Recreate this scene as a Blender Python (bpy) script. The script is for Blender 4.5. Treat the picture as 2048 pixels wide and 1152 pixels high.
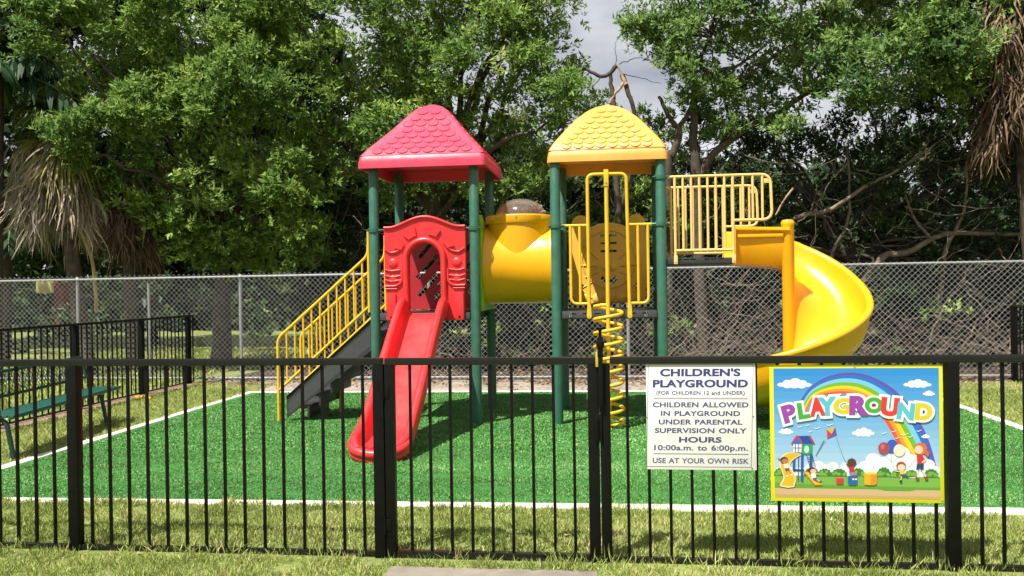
import bpy, bmesh, math, random
import numpy as np
from mathutils import Vector, Matrix
from mathutils.geometry import tessellate_polygon

for o in list(bpy.data.objects):
    bpy.data.objects.remove(o)
SC = bpy.context.scene
COL = SC.collection
R = math.radians
random.seed(7)
rng = np.random.default_rng(11)

# ------------------------------------------------------------------ camera
cam_d = bpy.data.cameras.new("camera")
cam_d.sensor_width = 36.0
cam_d.lens = 36.0 * 1757.0 / 2048.0
cam_d.clip_start = 0.05
cam_d.clip_end = 2000.0
cam = bpy.data.objects.new("camera", cam_d)
COL.objects.link(cam)
_yaw, _pit, _rol = 0.1238, -0.0038, 0.0154
_f = Vector((-math.sin(_yaw), math.cos(_yaw), 0)); _r = Vector((math.cos(_yaw), math.sin(_yaw), 0)); _u = Vector((0, 0, 1))
_f2 = _f * math.cos(_pit) + _u * math.sin(_pit); _u2 = _u * math.cos(_pit) - _f * math.sin(_pit)
_r3 = _r * math.cos(_rol) - _u2 * math.sin(_rol); _u3 = _u2 * math.cos(_rol) + _r * math.sin(_rol)
_m = Matrix((_r3, _u3, -_f2)).transposed().to_4x4()
_m.translation = Vector((0, 0, 1.6))
cam.matrix_world = _m
SC.camera = cam

# ------------------------------------------------------------------ light, sky, exposure
SUN_DIR = Vector((0.33, 0.45, -1.0)).normalized()      # the way the light travels
sun_d = bpy.data.lights.new("sun", 'SUN')
sun_d.energy = 5.0
sun_d.angle = R(0.53)
sun_d.color = (1.0, 0.955, 0.88)
sun = bpy.data.objects.new("sun", sun_d)
sun.rotation_euler = SUN_DIR.to_track_quat('-Z', 'Y').to_euler()
sun.location = (-4, -8, 20)
COL.objects.link(sun)
sun_el = math.asin(-SUN_DIR.z)
sun_az = math.atan2(-SUN_DIR.x, -SUN_DIR.y)            # clockwise from +Y

world = bpy.data.worlds.new("World")
SC.world = world
world.use_nodes = True
wt = world.node_tree
wt.nodes.clear()
def wn(t, **k):
    n = wt.nodes.new(t)
    for a, b in k.items(): setattr(n, a, b)
    return n
w_out = wn('ShaderNodeOutputWorld')
w_sky = wn('ShaderNodeTexSky', sky_type='NISHITA', sun_disc=False)
w_sky.sun_elevation = sun_el
w_sky.sun_rotation = sun_az
w_sky.altitude = 10
w_bg = wn('ShaderNodeBackground'); w_bg.inputs['Strength'].default_value = 0.07
wt.links.new(w_sky.outputs[0], w_bg.inputs['Color'])
w_tc = wn('ShaderNodeTexCoord')
w_map = wn('ShaderNodeMapping'); w_map.inputs['Scale'].default_value = (1.0, 1.0, 2.2)
w_map.inputs['Location'].default_value = (0.35, 0.1, 0.0)
wt.links.new(w_tc.outputs['Generated'], w_map.inputs['Vector'])
w_n = wn('ShaderNodeTexNoise'); w_n.inputs['Scale'].default_value = 2.6; w_n.inputs['Detail'].default_value = 7; w_n.inputs['Roughness'].default_value = 0.55
wt.links.new(w_map.outputs[0], w_n.inputs['Vector'])
w_r = wn('ShaderNodeValToRGB')
w_r.color_ramp.elements[0].position = 0.22; w_r.color_ramp.elements[0].color = (0, 0, 0, 1)
w_r.color_ramp.elements[1].position = 0.42; w_r.color_ramp.elements[1].color = (1, 1, 1, 1)
wt.links.new(w_n.outputs['Fac'], w_r.inputs[0])
w_r2 = wn('ShaderNodeValToRGB')                        # grey undersides to white tops of the clouds
w_r2.color_ramp.elements[0].position = 0.42; w_r2.color_ramp.elements[0].color = (0.255, 0.265, 0.30, 1)
w_r2.color_ramp.elements[1].position = 0.72; w_r2.color_ramp.elements[1].color = (0.66, 0.67, 0.70, 1)
w_n2 = wn('ShaderNodeTexNoise'); w_n2.inputs['Scale'].default_value = 3.3; w_n2.inputs['Detail'].default_value = 5
wt.links.new(w_map.outputs[0], w_n2.inputs['Vector'])
wt.links.new(w_n2.outputs['Fac'], w_r2.inputs[0])
w_bg2 = wn('ShaderNodeBackground'); w_bg2.inputs['Strength'].default_value = 0.9
wt.links.new(w_r2.outputs[0], w_bg2.inputs['Color'])
w_mix = wn('ShaderNodeMixShader')
wt.links.new(w_r.outputs[0], w_mix.inputs[0])
wt.links.new(w_bg.outputs[0], w_mix.inputs[1]); wt.links.new(w_bg2.outputs[0], w_mix.inputs[2])
wt.links.new(w_mix.outputs[0], w_out.inputs[0])

SC.view_settings.view_transform = 'Standard'
SC.view_settings.look = 'None'
SC.view_settings.gamma = 1.0
SC.view_settings.exposure = 0.85
SC.render.engine = 'CYCLES'
SC.cycles.max_bounces = 7
SC.cycles.transparent_max_bounces = 8

# ------------------------------------------------------------------ materials
def mat(name, c, rough=0.6, metal=0.0, vary=0.0, scale=8.0, bump=0.0, bscale=None, spec=0.5, c2=None, coat=0.0, trans=0.0, detail=5, grime=0.0):
    m = bpy.data.materials.new(name); m.use_nodes = True
    nt = m.node_tree; b = nt.nodes['Principled BSDF']
    b.inputs['Base Color'].default_value = (*c, 1); b.inputs['Roughness'].default_value = rough
    b.inputs['Metallic'].default_value = metal
    b.inputs['Specular IOR Level'].default_value = spec
    if coat: b.inputs['Coat Weight'].default_value = coat; b.inputs['Coat Roughness'].default_value = 0.15
    tc = nt.nodes.new('ShaderNodeTexCoord')
    if vary or c2:
        n = nt.nodes.new('ShaderNodeTexNoise'); n.inputs['Scale'].default_value = scale; n.inputs['Detail'].default_value = detail
        nt.links.new(tc.outputs['Object'], n.inputs['Vector'])
        r = nt.nodes.new('ShaderNodeValToRGB')
        r.color_ramp.elements[0].position = 0.32; r.color_ramp.elements[1].position = 0.68
        d = c2 if c2 else tuple(min(1, x * (1 + vary)) for x in c)
        a = c if c2 else tuple(x * (1 - vary) for x in c)
        r.color_ramp.elements[0].color = (*a, 1); r.color_ramp.elements[1].color = (*d, 1)
        nt.links.new(n.outputs['Fac'], r.inputs[0]); nt.links.new(r.outputs[0], b.inputs['Base Color'])
        if grime:                                       # rain streaks and scuffs of dirt
            mp = nt.nodes.new('ShaderNodeMapping'); mp.inputs['Scale'].default_value = (9, 9, 1.6); nt.links.new(tc.outputs['Object'], mp.inputs['Vector'])
            ng = nt.nodes.new('ShaderNodeTexNoise'); ng.inputs['Scale'].default_value = 1.0; ng.inputs['Detail'].default_value = 8; ng.inputs['Roughness'].default_value = 0.7
            nt.links.new(mp.outputs[0], ng.inputs['Vector'])
            rg = nt.nodes.new('ShaderNodeValToRGB'); rg.color_ramp.elements[0].position = 0.50; rg.color_ramp.elements[1].position = 0.80
            rg.color_ramp.elements[0].color = (0, 0, 0, 1); rg.color_ramp.elements[1].color = (grime, grime, grime, 1)
            nt.links.new(ng.outputs['Fac'], rg.inputs[0])
            mg = nt.nodes.new('ShaderNodeMixRGB'); mg.inputs[2].default_value = (0.16, 0.11, 0.07, 1)
            nt.links.new(rg.outputs[0], mg.inputs[0]); nt.links.new(r.outputs[0], mg.inputs[1]); nt.links.new(mg.outputs[0], b.inputs['Base Color'])
    if bump or vary:
        n4 = nt.nodes.new('ShaderNodeTexNoise'); n4.inputs['Scale'].default_value = scale*2.3; n4.inputs['Detail'].default_value = 6; n4.inputs['Roughness'].default_value = 0.65
        nt.links.new(tc.outputs['Object'], n4.inputs['Vector'])
        mr = nt.nodes.new('ShaderNodeMapRange'); mr.inputs[1].default_value = 0.3; mr.inputs[2].default_value = 0.7; mr.inputs[3].default_value = max(0.05, rough-0.09); mr.inputs[4].default_value = min(1, rough+0.12)
        nt.links.new(n4.outputs['Fac'], mr.inputs[0]); nt.links.new(mr.outputs[0], b.inputs['Roughness'])
    if bump:
        n2 = nt.nodes.new('ShaderNodeTexNoise'); n2.inputs['Scale'].default_value = bscale or scale * 4; n2.inputs['Detail'].default_value = 4
        nt.links.new(tc.outputs['Object'], n2.inputs['Vector'])
        bp = nt.nodes.new('ShaderNodeBump'); bp.inputs['Strength'].default_value = bump; bp.inputs['Distance'].default_value = 0.01
        nt.links.new(n2.outputs['Fac'], bp.inputs['Height']); nt.links.new(bp.outputs[0], b.inputs['Normal'])
    return m

def leaf_mat(name, stops, rough=0.5, trans=0.36, spec=0.22):
    """leaf colour by a random number each leaf carries"""
    m = bpy.data.materials.new(name); m.use_nodes = True
    nt = m.node_tree; b = nt.nodes['Principled BSDF']; out = nt.nodes['Material Output']
    at = nt.nodes.new('ShaderNodeAttribute'); at.attribute_name = 'tint'
    r = nt.nodes.new('ShaderNodeValToRGB'); cr = r.color_ramp
    cr.elements[0].position = stops[0][0]; cr.elements[0].color = (*stops[0][1], 1)
    cr.elements[1].position = stops[-1][0]; cr.elements[1].color = (*stops[-1][1], 1)
    for p, c in stops[1:-1]:
        e = cr.elements.new(p); e.color = (*c, 1)
    nt.links.new(at.outputs['Fac'], r.inputs[0]); nt.links.new(r.outputs[0], b.inputs['Base Color'])
    b.inputs['Roughness'].default_value = rough; b.inputs['Specular IOR Level'].default_value = spec
    if trans:
        t = nt.nodes.new('ShaderNodeBsdfTranslucent'); mx = nt.nodes.new('ShaderNodeMixShader'); mx.inputs[0].default_value = trans
        nt.links.new(r.outputs[0], t.inputs[0])
        nt.links.new(b.outputs[0], mx.inputs[1]); nt.links.new(t.outputs[0], mx.inputs[2]); nt.links.new(mx.outputs[0], out.inputs[0])
    return m

M = {}
M['red'] = mat('red plastic', (0.70, 0.026, 0.030), 0.38, vary=0.06, scale=3, bump=0.04, bscale=90, grime=0.22)
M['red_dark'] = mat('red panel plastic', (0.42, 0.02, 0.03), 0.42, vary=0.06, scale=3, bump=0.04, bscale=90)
M['pink'] = mat('sun faded red plastic', (0.60, 0.036, 0.082), 0.42, vary=0.07, scale=2.5, bump=0.04, bscale=90, grime=0.20)
M['yellow'] = mat('yellow plastic', (0.80, 0.375, 0.004), 0.30, vary=0.04, scale=2, bump=0.03, bscale=80, grime=0.13)
M['yellow_roof'] = mat('sun faded yellow plastic', (0.74, 0.335, 0.060), 0.45, vary=0.05, scale=2, bump=0.04, bscale=80, grime=0.16)
M['yellow_pipe'] = mat('yellow powder coat', (0.74, 0.44, 0.02), 0.36, vary=0.08, scale=14)
M['yellow_pale'] = mat('pale sun faded yellow powder coat', (0.74, 0.51, 0.17), 0.4, vary=0.07, scale=14)
M['tan_yellow'] = mat('mustard panel plastic', (0.78, 0.46, 0.06), 0.48, vary=0.07, scale=4, bump=0.05, bscale=90, grime=0.20)
M['post'] = mat('dark green powder coat', (0.024, 0.115, 0.075), 0.42, vary=0.14, scale=9, bump=0.03, grime=0.40)
M['lime'] = mat('lime green plastic', (0.24, 0.52, 0.01), 0.34, vary=0.05, scale=4, grime=0.20)
M['deck'] = mat('charcoal deck metal', (0.030, 0.031, 0.033), 0.5, vary=0.15, scale=12)
M['deck_edge'] = mat('grey deck edge metal', (0.052, 0.052, 0.054), 0.55, vary=0.10, scale=12)
M['black'] = mat('black satin paint', (0.0045, 0.0045, 0.0040), 0.40, vary=0.2, scale=20, spec=0.15)
M['bolt'] = mat('bright bolt steel', (0.6, 0.6, 0.58), 0.3, metal=0.9)
M['galv'] = mat('galvanised steel', (0.34, 0.345, 0.35), 0.45, metal=0.3, vary=0.10, scale=30)
M['wire'] = mat('galvanised wire', (0.40, 0.405, 0.41), 0.5, metal=0.2)
M['bench'] = mat('green bench coating', (0.009, 0.075, 0.056), 0.45, vary=0.1, scale=10)
M['white'] = mat('white sign enamel', (0.72, 0.715, 0.69), 0.42, c2=(0.66, 0.65, 0.61), scale=3)
M['navy'] = mat('navy sign lettering', (0.035, 0.045, 0.17), 0.5, vary=0.12, scale=40)
M['navy2'] = mat('faded navy sign lettering', (0.055, 0.065, 0.15), 0.5, vary=0.12, scale=40)
M['sign_yellow'] = mat('yellow sign border', (0.62, 0.585, 0.010), 0.4, vary=0.03, scale=5)
M['kerb'] = mat('white concrete edging', (0.70, 0.675, 0.61), 0.85, c2=(0.50, 0.46, 0.39), scale=6, bump=0.3, bscale=120)
M['concrete'] = mat('concrete', (0.22, 0.19, 0.15), 0.9, vary=0.18, scale=7, bump=0.3, bscale=150)
M['bark'] = mat('grey brown bark', (0.07, 0.052, 0.036), 0.9, vary=0.35, scale=9, bump=0.6, bscale=40)
M['bark_dark'] = mat('dark bark', (0.05, 0.038, 0.027), 0.9, vary=0.35, scale=9, bump=0.6, bscale=40)
M['bark_pale'] = mat('freshly split wood', (0.42, 0.27, 0.15), 0.85, vary=0.3, scale=12, bump=0.5, bscale=50)
M['twig'] = mat('dry grey twig', (0.115, 0.082, 0.055), 0.9, vary=0.3, scale=12)
M['twig_light'] = mat('pale dry twig', (0.165, 0.125, 0.09), 0.9, vary=0.4, scale=9)
M['bench_dark'] = mat('dark green bench frame', (0.005, 0.035, 0.027), 0.5, vary=0.1, scale=10)
M['black_rail'] = mat('black satin rail paint', (0.006, 0.006, 0.0055), 0.24, c2=(0.009, 0.0088, 0.008), scale=7, spec=0.42)
M['brass'] = mat('worn yellow latch', (0.55, 0.4, 0.05), 0.4, metal=0.2)

LEAF_A = [(0, (0.052, 0.120, 0.024)), (0.42, (0.158, 0.262, 0.048)), (0.78, (0.275, 0.400, 0.075)), (1, (0.45, 0.52, 0.16))]
LEAF_B = [(0, (0.050, 0.115, 0.032)), (0.45, (0.142, 0.240, 0.060)), (0.82, (0.240, 0.350, 0.090)), (1, (0.37, 0.44, 0.15))]
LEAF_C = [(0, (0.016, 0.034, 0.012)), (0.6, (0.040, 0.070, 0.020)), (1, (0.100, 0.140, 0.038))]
M['leaf_a'] = leaf_mat('bright leaf', LEAF_A)
M['leaf_b'] = leaf_mat('mid leaf', LEAF_B)
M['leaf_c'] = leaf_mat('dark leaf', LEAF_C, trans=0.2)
M['dead'] = leaf_mat('dead palm frond', [(0, (0.13, 0.105, 0.08)), (0.5, (0.33, 0.27, 0.21)), (1, (0.58, 0.49, 0.38))], rough=0.8, trans=0.1)
M['dead_brown'] = leaf_mat('brown palm thatch', [(0, (0.05, 0.032, 0.022)), (0.5, (0.135, 0.088, 0.055)), (1, (0.30, 0.21, 0.13))], rough=0.85, trans=0.08)
M['frond'] = leaf_mat('palm frond', [(0, (0.03, 0.055, 0.018)), (0.6, (0.075, 0.11, 0.03)), (0.9, (0.30, 0.27, 0.07)), (1, (0.42, 0.33, 0.13))], trans=0.2)
M['broad'] = leaf_mat('broad drooping leaf', [(0, (0.012, 0.035, 0.016)), (0.6, (0.030, 0.075, 0.024)), (1, (0.07, 0.13, 0.035))], rough=0.6, trans=0.15, spec=0.25)
M['grass'] = leaf_mat('lawn grass blade', [(0, (0.125, 0.175, 0.038)), (0.5, (0.30, 0.375, 0.085)), (0.85, (0.46, 0.50, 0.16)), (1, (0.66, 0.56, 0.30))], rough=0.6, trans=0.25, spec=0.3)
M['turfblade'] = leaf_mat('artificial turf blade', [(0, (0.048, 0.145, 0.030)), (0.5, (0.098, 0.262, 0.054)), (0.85, (0.175, 0.385, 0.105)), (1, (0.34, 0.56, 0.24))], rough=0.42, trans=0.0, spec=0.4)
M['litter'] = leaf_mat('fallen leaf', [(0, (0.05, 0.032, 0.022)), (0.5, (0.14, 0.09, 0.055)), (1, (0.36, 0.25, 0.15))], rough=0.8, trans=0.0)

# ------------------------------------------------------------------ geometry helpers
class MB:
    def __init__(s): s.v = []; s.f = []; s.mi = []; s.cur = 0
    def add(s, v, f):
        o = len(s.v); s.v += [tuple(x) for x in v]
        for q in f: s.f.append(tuple(i + o for i in q)); s.mi.append(s.cur)
        return s
    def box(s, a, b, bev=0.0):
        x0, y0, z0 = (min(a[i], b[i]) for i in range(3)); x1, y1, z1 = (max(a[i], b[i]) for i in range(3))
        if bev <= 0:
            return s.add([(x0,y0,z0),(x1,y0,z0),(x1,y1,z0),(x0,y1,z0),(x0,y0,z1),(x1,y0,z1),(x1,y1,z1),(x0,y1,z1)],
                         [(0,3,2,1),(4,5,6,7),(0,1,5,4),(1,2,6,5),(2,3,7,6),(3,0,4,7)])
        bm = bmesh.new(); bmesh.ops.create_cube(bm, size=1)
        for v in bm.verts: v.co = Vector(((x0+x1)/2+v.co.x*(x1-x0), (y0+y1)/2+v.co.y*(y1-y0), (z0+z1)/2+v.co.z*(z1-z0)))
        bmesh.ops.bevel(bm, geom=bm.edges[:], offset=bev, segments=2, affect='EDGES', profile=0.6)
        bm.verts.index_update()
        s.add([v.co for v in bm.verts], [[v.index for v in f.verts] for f in bm.faces]); bm.free(); return s
    def tube(s, pts, r, n=10, fillet=0.0, caps=True, closed=False):
        P = [Vector(p) for p in pts]
        rs = list(r) if isinstance(r, (list, tuple)) else None
        if fillet and len(P) > 2:
            Q = [P[0]]
            for i in range(1, len(P)-1):
                a, b, c = P[i-1], P[i], P[i+1]
                d1 = (a-b); d2 = (c-b); fl = min(fillet, d1.length*0.49, d2.length*0.49)
                p0 = b + d1.normalized()*fl; p1 = b + d2.normalized()*fl
                for k in range(7):
                    t = k/6; Q.append(p0*(1-t)**2 + b*2*t*(1-t) + p1*t*t)
            Q.append(P[-1]); P = Q; rs = None
        if rs is None: rs = [r if not isinstance(r, (list, tuple)) else r[0]]*len(P)
        N = len(P); T = []
        for i in range(N):
            if closed: t = P[(i+1) % N]-P[i-1]
            else: t = P[min(i+1, N-1)]-P[max(i-1, 0)]
            T.append(t.normalized() if t.length > 1e-9 else Vector((0,0,1)))
        up = Vector((0,0,1)) if abs(T[0].z) < 0.9 else Vector((1,0,0))
        u = T[0].cross(up).normalized(); vs = []
        for i in range(N):
            u = (u - T[i]*u.dot(T[i])).normalized(); w = T[i].cross(u)
            for k in range(n):
                a = 2*math.pi*k/n; vs.append(P[i] + (u*math.cos(a)+w*math.sin(a))*rs[i])
        fs = []
        for i in range(N if closed else N-1):
            j = (i+1) % N
            for k in range(n):
                l = (k+1) % n; fs.append((i*n+k, i*n+l, j*n+l, j*n+k))
        if caps and not closed:
            fs.append(tuple(range(n-1, -1, -1))); fs.append(tuple(range((N-1)*n, N*n)))
        return s.add(vs, fs)
    def cyl(s, p0, p1, r, n=16): return s.tube([p0, p1], r, n)
    def lathe(s, c, prof, n=24, axis='z', a0=0, a1=None):
        full = a1 is None; a1 = a1 if a1 is not None else 2*math.pi
        m = n if full else n+1; vs = []
        for k in range(m):
            a = a0+(a1-a0)*k/n; ca, sa = math.cos(a), math.sin(a)
            for (r, h) in prof:
                if axis == 'z': vs.append((c[0]+r*ca, c[1]+r*sa, c[2]+h))
                elif axis == 'x': vs.append((c[0]+h, c[1]+r*ca, c[2]+r*sa))
                else: vs.append((c[0]+r*ca, c[1]+h, c[2]-r*sa))
        L = len(prof); fs = []
        for k in range(n):
            j = (k+1) % m if full else k+1
            for i in range(L-1): fs.append((k*L+i, j*L+i, j*L+i+1, k*L+i+1))
        return s.add(vs, fs)
    def plate(s, outer, holes, fn, t0, t1):
        """flat plate: 2-D outline with holes, extruded between t0 and t1; fn(u,v,t) -> 3-D"""
        loops = [outer]+list(holes)
        tri = tessellate_polygon([[Vector((p[0], p[1], 0)) for p in l] for l in loops])
        flat = [p for l in loops for p in l]; n = len(flat)
        s.add([fn(p[0], p[1], t0) for p in flat]+[fn(p[0], p[1], t1) for p in flat],
              [tuple(t) for t in tri]+[tuple(i+n for i in reversed(t)) for t in tri])
        o = 0
        for l in loops:
            k = len(l); vs = [fn(p[0], p[1], t0) for p in l]+[fn(p[0], p[1], t1) for p in l]
            s.add(vs, [(i, (i+1) % k, (i+1) % k+k, i+k) for i in range(k)])
        return s
    def sweep(s, sections, close_ring=True, caps=True):
        n = len(sections[0]); vs = [p for q in sections for p in q]; fs = []
        for i in range(len(sections)-1):
            for k in range(n if close_ring else n-1):
                l = (k+1) % n; fs.append((i*n+k, i*n+l, (i+1)*n+l, (i+1)*n+k))
        if caps and close_ring:
            fs.append(tuple(range(n-1, -1, -1))); b = (len(sections)-1)*n; fs.append(tuple(range(b, b+n)))
        return s.add(vs, fs)
    def build(s, name, mats, parent=None, smooth=40, label=None, tag=None):
        off = wloc(parent)
        me = bpy.data.meshes.new(name)
        me.from_pydata([(v[0]-off[0], v[1]-off[1], v[2]-off[2]) for v in s.v], [], s.f)
        if not isinstance(mats, (list, tuple)): mats = [mats]
        for m in mats: me.materials.append(m)
        if len(mats) > 1: me.polygons.foreach_set('material_index', s.mi)
        bm = bmesh.new(); bm.from_mesh(me)
        bmesh.ops.remove_doubles(bm, verts=bm.verts, dist=1e-5)
        bmesh.ops.recalc_face_normals(bm, faces=bm.faces); bm.to_mesh(me); bm.free()
        if smooth:
            me.polygons.foreach_set('use_smooth', [True]*len(me.polygons)); me.set_sharp_from_angle(angle=R(smooth))
        return link(name, me, parent, label)

def wloc(o):
    v = Vector((0,0,0))
    while o is not None: v += o.location; o = o.parent
    return v
def link(name, data, parent=None, label=None):
    o = bpy.data.objects.new(name, data); COL.objects.link(o)
    if parent: o.parent = parent
    if label: o['label'] = label
    return o
def tag(o, label, cat, group=None, kind=None):
    o['label'] = label; o['category'] = cat
    if group: o['group'] = group
    if kind: o['kind'] = kind
    return o
def thing(name, label, cat, loc, group=None):
    o = bpy.data.objects.new(name, None); COL.objects.link(o); o.location = loc; o.empty_display_size = 0.1
    return tag(o, label, cat, group)
def structure(o, label=None, cat=None):
    o['kind'] = 'structure'
    if label: o['label'] = label
    if cat: o['category'] = cat
    return o

def np_mesh(name, V, F, mat_, parent=None, tint=None, smooth=False):
    """V (n,3), F (m,k) all faces of k corners"""
    off = np.array(wloc(parent)); V = V-off
    me = bpy.data.meshes.new(name); k = F.shape[1]
    me.vertices.add(len(V)); me.vertices.foreach_set('co', V.astype(np.float32).ravel())
    me.loops.add(F.size); me.loops.foreach_set('vertex_index', F.astype(np.int32).ravel())
    me.polygons.add(len(F)); me.polygons.foreach_set('loop_start', np.arange(0, F.size, k, dtype=np.int32))
    if tint is not None:
        a = me.attributes.new('tint', 'FLOAT', 'FACE'); a.data.foreach_set('value', tint.astype(np.float32))
    me.update(); me.validate()
    me.materials.append(mat_)
    if smooth: me.polygons.foreach_set('use_smooth', [True]*len(me.polygons))
    return link(name, me, parent)

def norm(a): return a/np.maximum(np.linalg.norm(a, axis=-1, keepdims=True), 1e-9)

def leaf_arrays(P, D, W, ln, wd, fold=0.18):
    """one folded leaf of two triangles for each base P, direction D, side W"""
    n = len(P); Nn = norm(np.cross(D, W)); W = norm(np.cross(Nn, D))
    ln = ln[:, None]; wd = wd[:, None]
    mid = P+D*ln*0.45
    V = np.stack([P, mid+W*wd*0.5+Nn*wd*fold, P+D*ln-Nn*ln*0.10, mid-W*wd*0.5+Nn*wd*fold], 1).reshape(-1, 3)
    b = np.arange(n)[:, None]*4
    F = np.concatenate([b+np.array([0, 1, 2]), b+np.array([0, 2, 3])], 1).reshape(-1, 3)
    return V, F

def twig_leaves(P, D, k, ln, wd, lnvar=0.42, tint=None, droop=0.15, spread=0.9):
    """k leaves round each twig end P growing along D"""
    n = len(P)
    P = np.repeat(P, k, 0); D = np.repeat(D, k, 0); T = np.repeat(tint, k)
    rv = rng.normal(size=(n*k, 3)); rad = norm(rv-D*np.sum(rv*D, 1, keepdims=True))
    al = rng.uniform(-0.14, 0.05, n*k)[:, None]*(ln/0.1)
    L = norm(D*rng.uniform(0.35, 1.0, (n*k, 1))+rad*spread+np.array([0, 0, -droop]))
    W = np.cross(L, np.array([-0.25, -0.55, 0.75])+D*0.25+rng.normal(size=(n*k, 3))*0.42)
    l = ln*rng.uniform(1-lnvar, 1+lnvar, n*k); w = l*(wd/ln)*rng.uniform(0.8, 1.2, n*k)
    V, F = leaf_arrays(P+D*al, L, W, l, w)
    T = np.clip(T+rng.normal(size=n*k)*0.12, 0, 1)
    return V, F, np.repeat(T, 2)

def inpoly(x, z, poly):
    c = np.zeros(len(x), bool); n = len(poly)
    for i in range(n):
        x0, z0 = poly[i]; x1, z1 = poly[(i+1) % n]
        m = ((z0 > z) != (z1 > z)) & (x < (x1-x0)*(z-z0)/((z1-z0) if abs(z1-z0) > 1e-9 else 1e-9)+x0)
        c ^= m
    return c

class Waves:
    def __init__(s, seed, lo, hi, n=7):
        g = np.random.default_rng(seed); a = g.uniform(0, 2*np.pi, n); k = 2*np.pi/g.uniform(lo, hi, n)
        s.kx = k*np.cos(a); s.kz = k*np.sin(a); s.ph = g.uniform(0, 2*np.pi, n); s.n = n
    def __call__(s, x, z): return sum(np.cos(s.kx[i]*x+s.kz[i]*z+s.ph[i]) for i in range(s.n))/math.sqrt(s.n/2)

def crown(name, parent, mat_, poly, y0, depth, per_m2, seed, ln=0.10, wd=0.038, amp=0.55, hole=-9, tw=13, k=10, tintbase=0.45, clump=0.33, front=0.6, under=None):
    """foliage: leafy clumps spread through a bulging volume whose front follows a lumpy surface"""
    global rng
    rng = np.random.default_rng(seed)
    xs = [p[0] for p in poly]; zs = [p[1] for p in poly]
    area = abs(sum(poly[i][0]*poly[(i+1) % len(poly)][1]-poly[(i+1) % len(poly)][0]*poly[i][1] for i in range(len(poly))))/2
    n = int(area*per_m2*1.0); X = []; Z = []
    bx = (max(xs)-min(xs))*(max(zs)-min(zs))
    m = int(n*bx/area*1.3)+10
    x = rng.uniform(min(xs), max(xs), m); z = rng.uniform(min(zs), max(zs), m)
    ok = inpoly(x, z, poly); x = x[ok][:n]; z = z[ok][:n]
    hw = Waves(seed+5, 0.9, 2.2); keep = hw(x, z) > hole; x = x[keep]; z = z[keep]; n = len(x)
    lump = Waves(seed, 1.3, 3.0); fine = Waves(seed+1, 0.5, 1.1)
    fr = rng.random(n) < front
    d = np.where(fr, np.abs(rng.normal(size=n))*0.18, rng.random(n)*depth)
    y = y0+amp*(lump(x, z)*0.62+0.30*fine(x, z))+d+(0 if under is None else np.maximum(0, under[0]-z)*under[1])
    C = np.stack([x, y, z], 1)
    cr = clump*rng.uniform(0.6, 1.25, n)
    # twigs over each clump, mostly on the outside
    o = norm(rng.normal(size=(n, tw, 3))*np.array([1, 1, 0.8])+np.array([0.0, -0.35, 0.35]))
    P = C[:, None]+o*(cr[:, None, None]*rng.uniform(0.45, 1.1, (n, tw, 1)))*np.array([1.15, 1.0, 0.8])
    D = norm(o*0.7+np.array([0, -0.25, 0.45])+rng.normal(size=o.shape)*0.35)
    tn = np.clip(tintbase+0.16*lump(x, z)*0.5+rng.normal(size=n)*0.15, 0, 1)
    T = np.repeat(tn, tw)
    V, F, T = twig_leaves(P.reshape(-1, 3), D.reshape(-1, 3), k, ln, wd, tint=T)
    ob = np_mesh(name, V, F, mat_, parent, T)
    return ob, C

def limb(mb, pts, r0, r1, wig=0.06, seg=5, n=7, rs=None):
    """a tapering crooked limb through pts"""
    P = [Vector(p) for p in pts]; Q = []
    for i in range(len(P)-1):
        a = P[max(i-1, 0)]; b = P[i]; c = P[i+1]; d = P[min(i+2, len(P)-1)]
        for k in range(seg):
            t = k/seg
            Q.append(0.5*((2*b)+(c-a)*t+(2*a-5*b+4*c-d)*t*t+(3*b-a-3*c+d)*t**3)+Vector((random.gauss(0, wig), random.gauss(0, wig), random.gauss(0, wig*0.6)))*(0 if (i == 0 and k == 0) else 1)*0.5)
    Q.append(P[-1]); N = len(Q)
    mb.tube(Q, [r0+(r1-r0)*(i/(N-1)) for i in range(N)], n)
    return Q

def text_mesh(body, offset=0.0, spacing=1.0, shear=0.0):
    cu = bpy.data.curves.new('t', 'FONT'); cu.body = body; cu.size = 1; cu.offset = offset; cu.space_character = spacing; cu.resolution_u = 6
    cu.space_word = 1.25; cu.shear = shear
    ob = bpy.data.objects.new('t', cu); COL.objects.link(ob)
    bpy.context.view_layer.update()
    me = bpy.data.meshes.new_from_object(ob.evaluated_get(bpy.context.evaluated_depsgraph_get()))
    V = [(v.co.x, v.co.y) for v in me.vertices]; F = [tuple(p.vertices) for p in me.polygons]
    bpy.data.objects.remove(ob); bpy.data.curves.remove(cu); bpy.data.meshes.remove(me)
    return V, F

# ================================================================== SETTING
def sheet(name, pts, z, mat_, label=None):
    b = MB(); b.add([(x, y, z) for x, y in pts], [tuple(range(len(pts)))])
    return structure(b.build(name, mat_, smooth=0), label)

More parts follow.
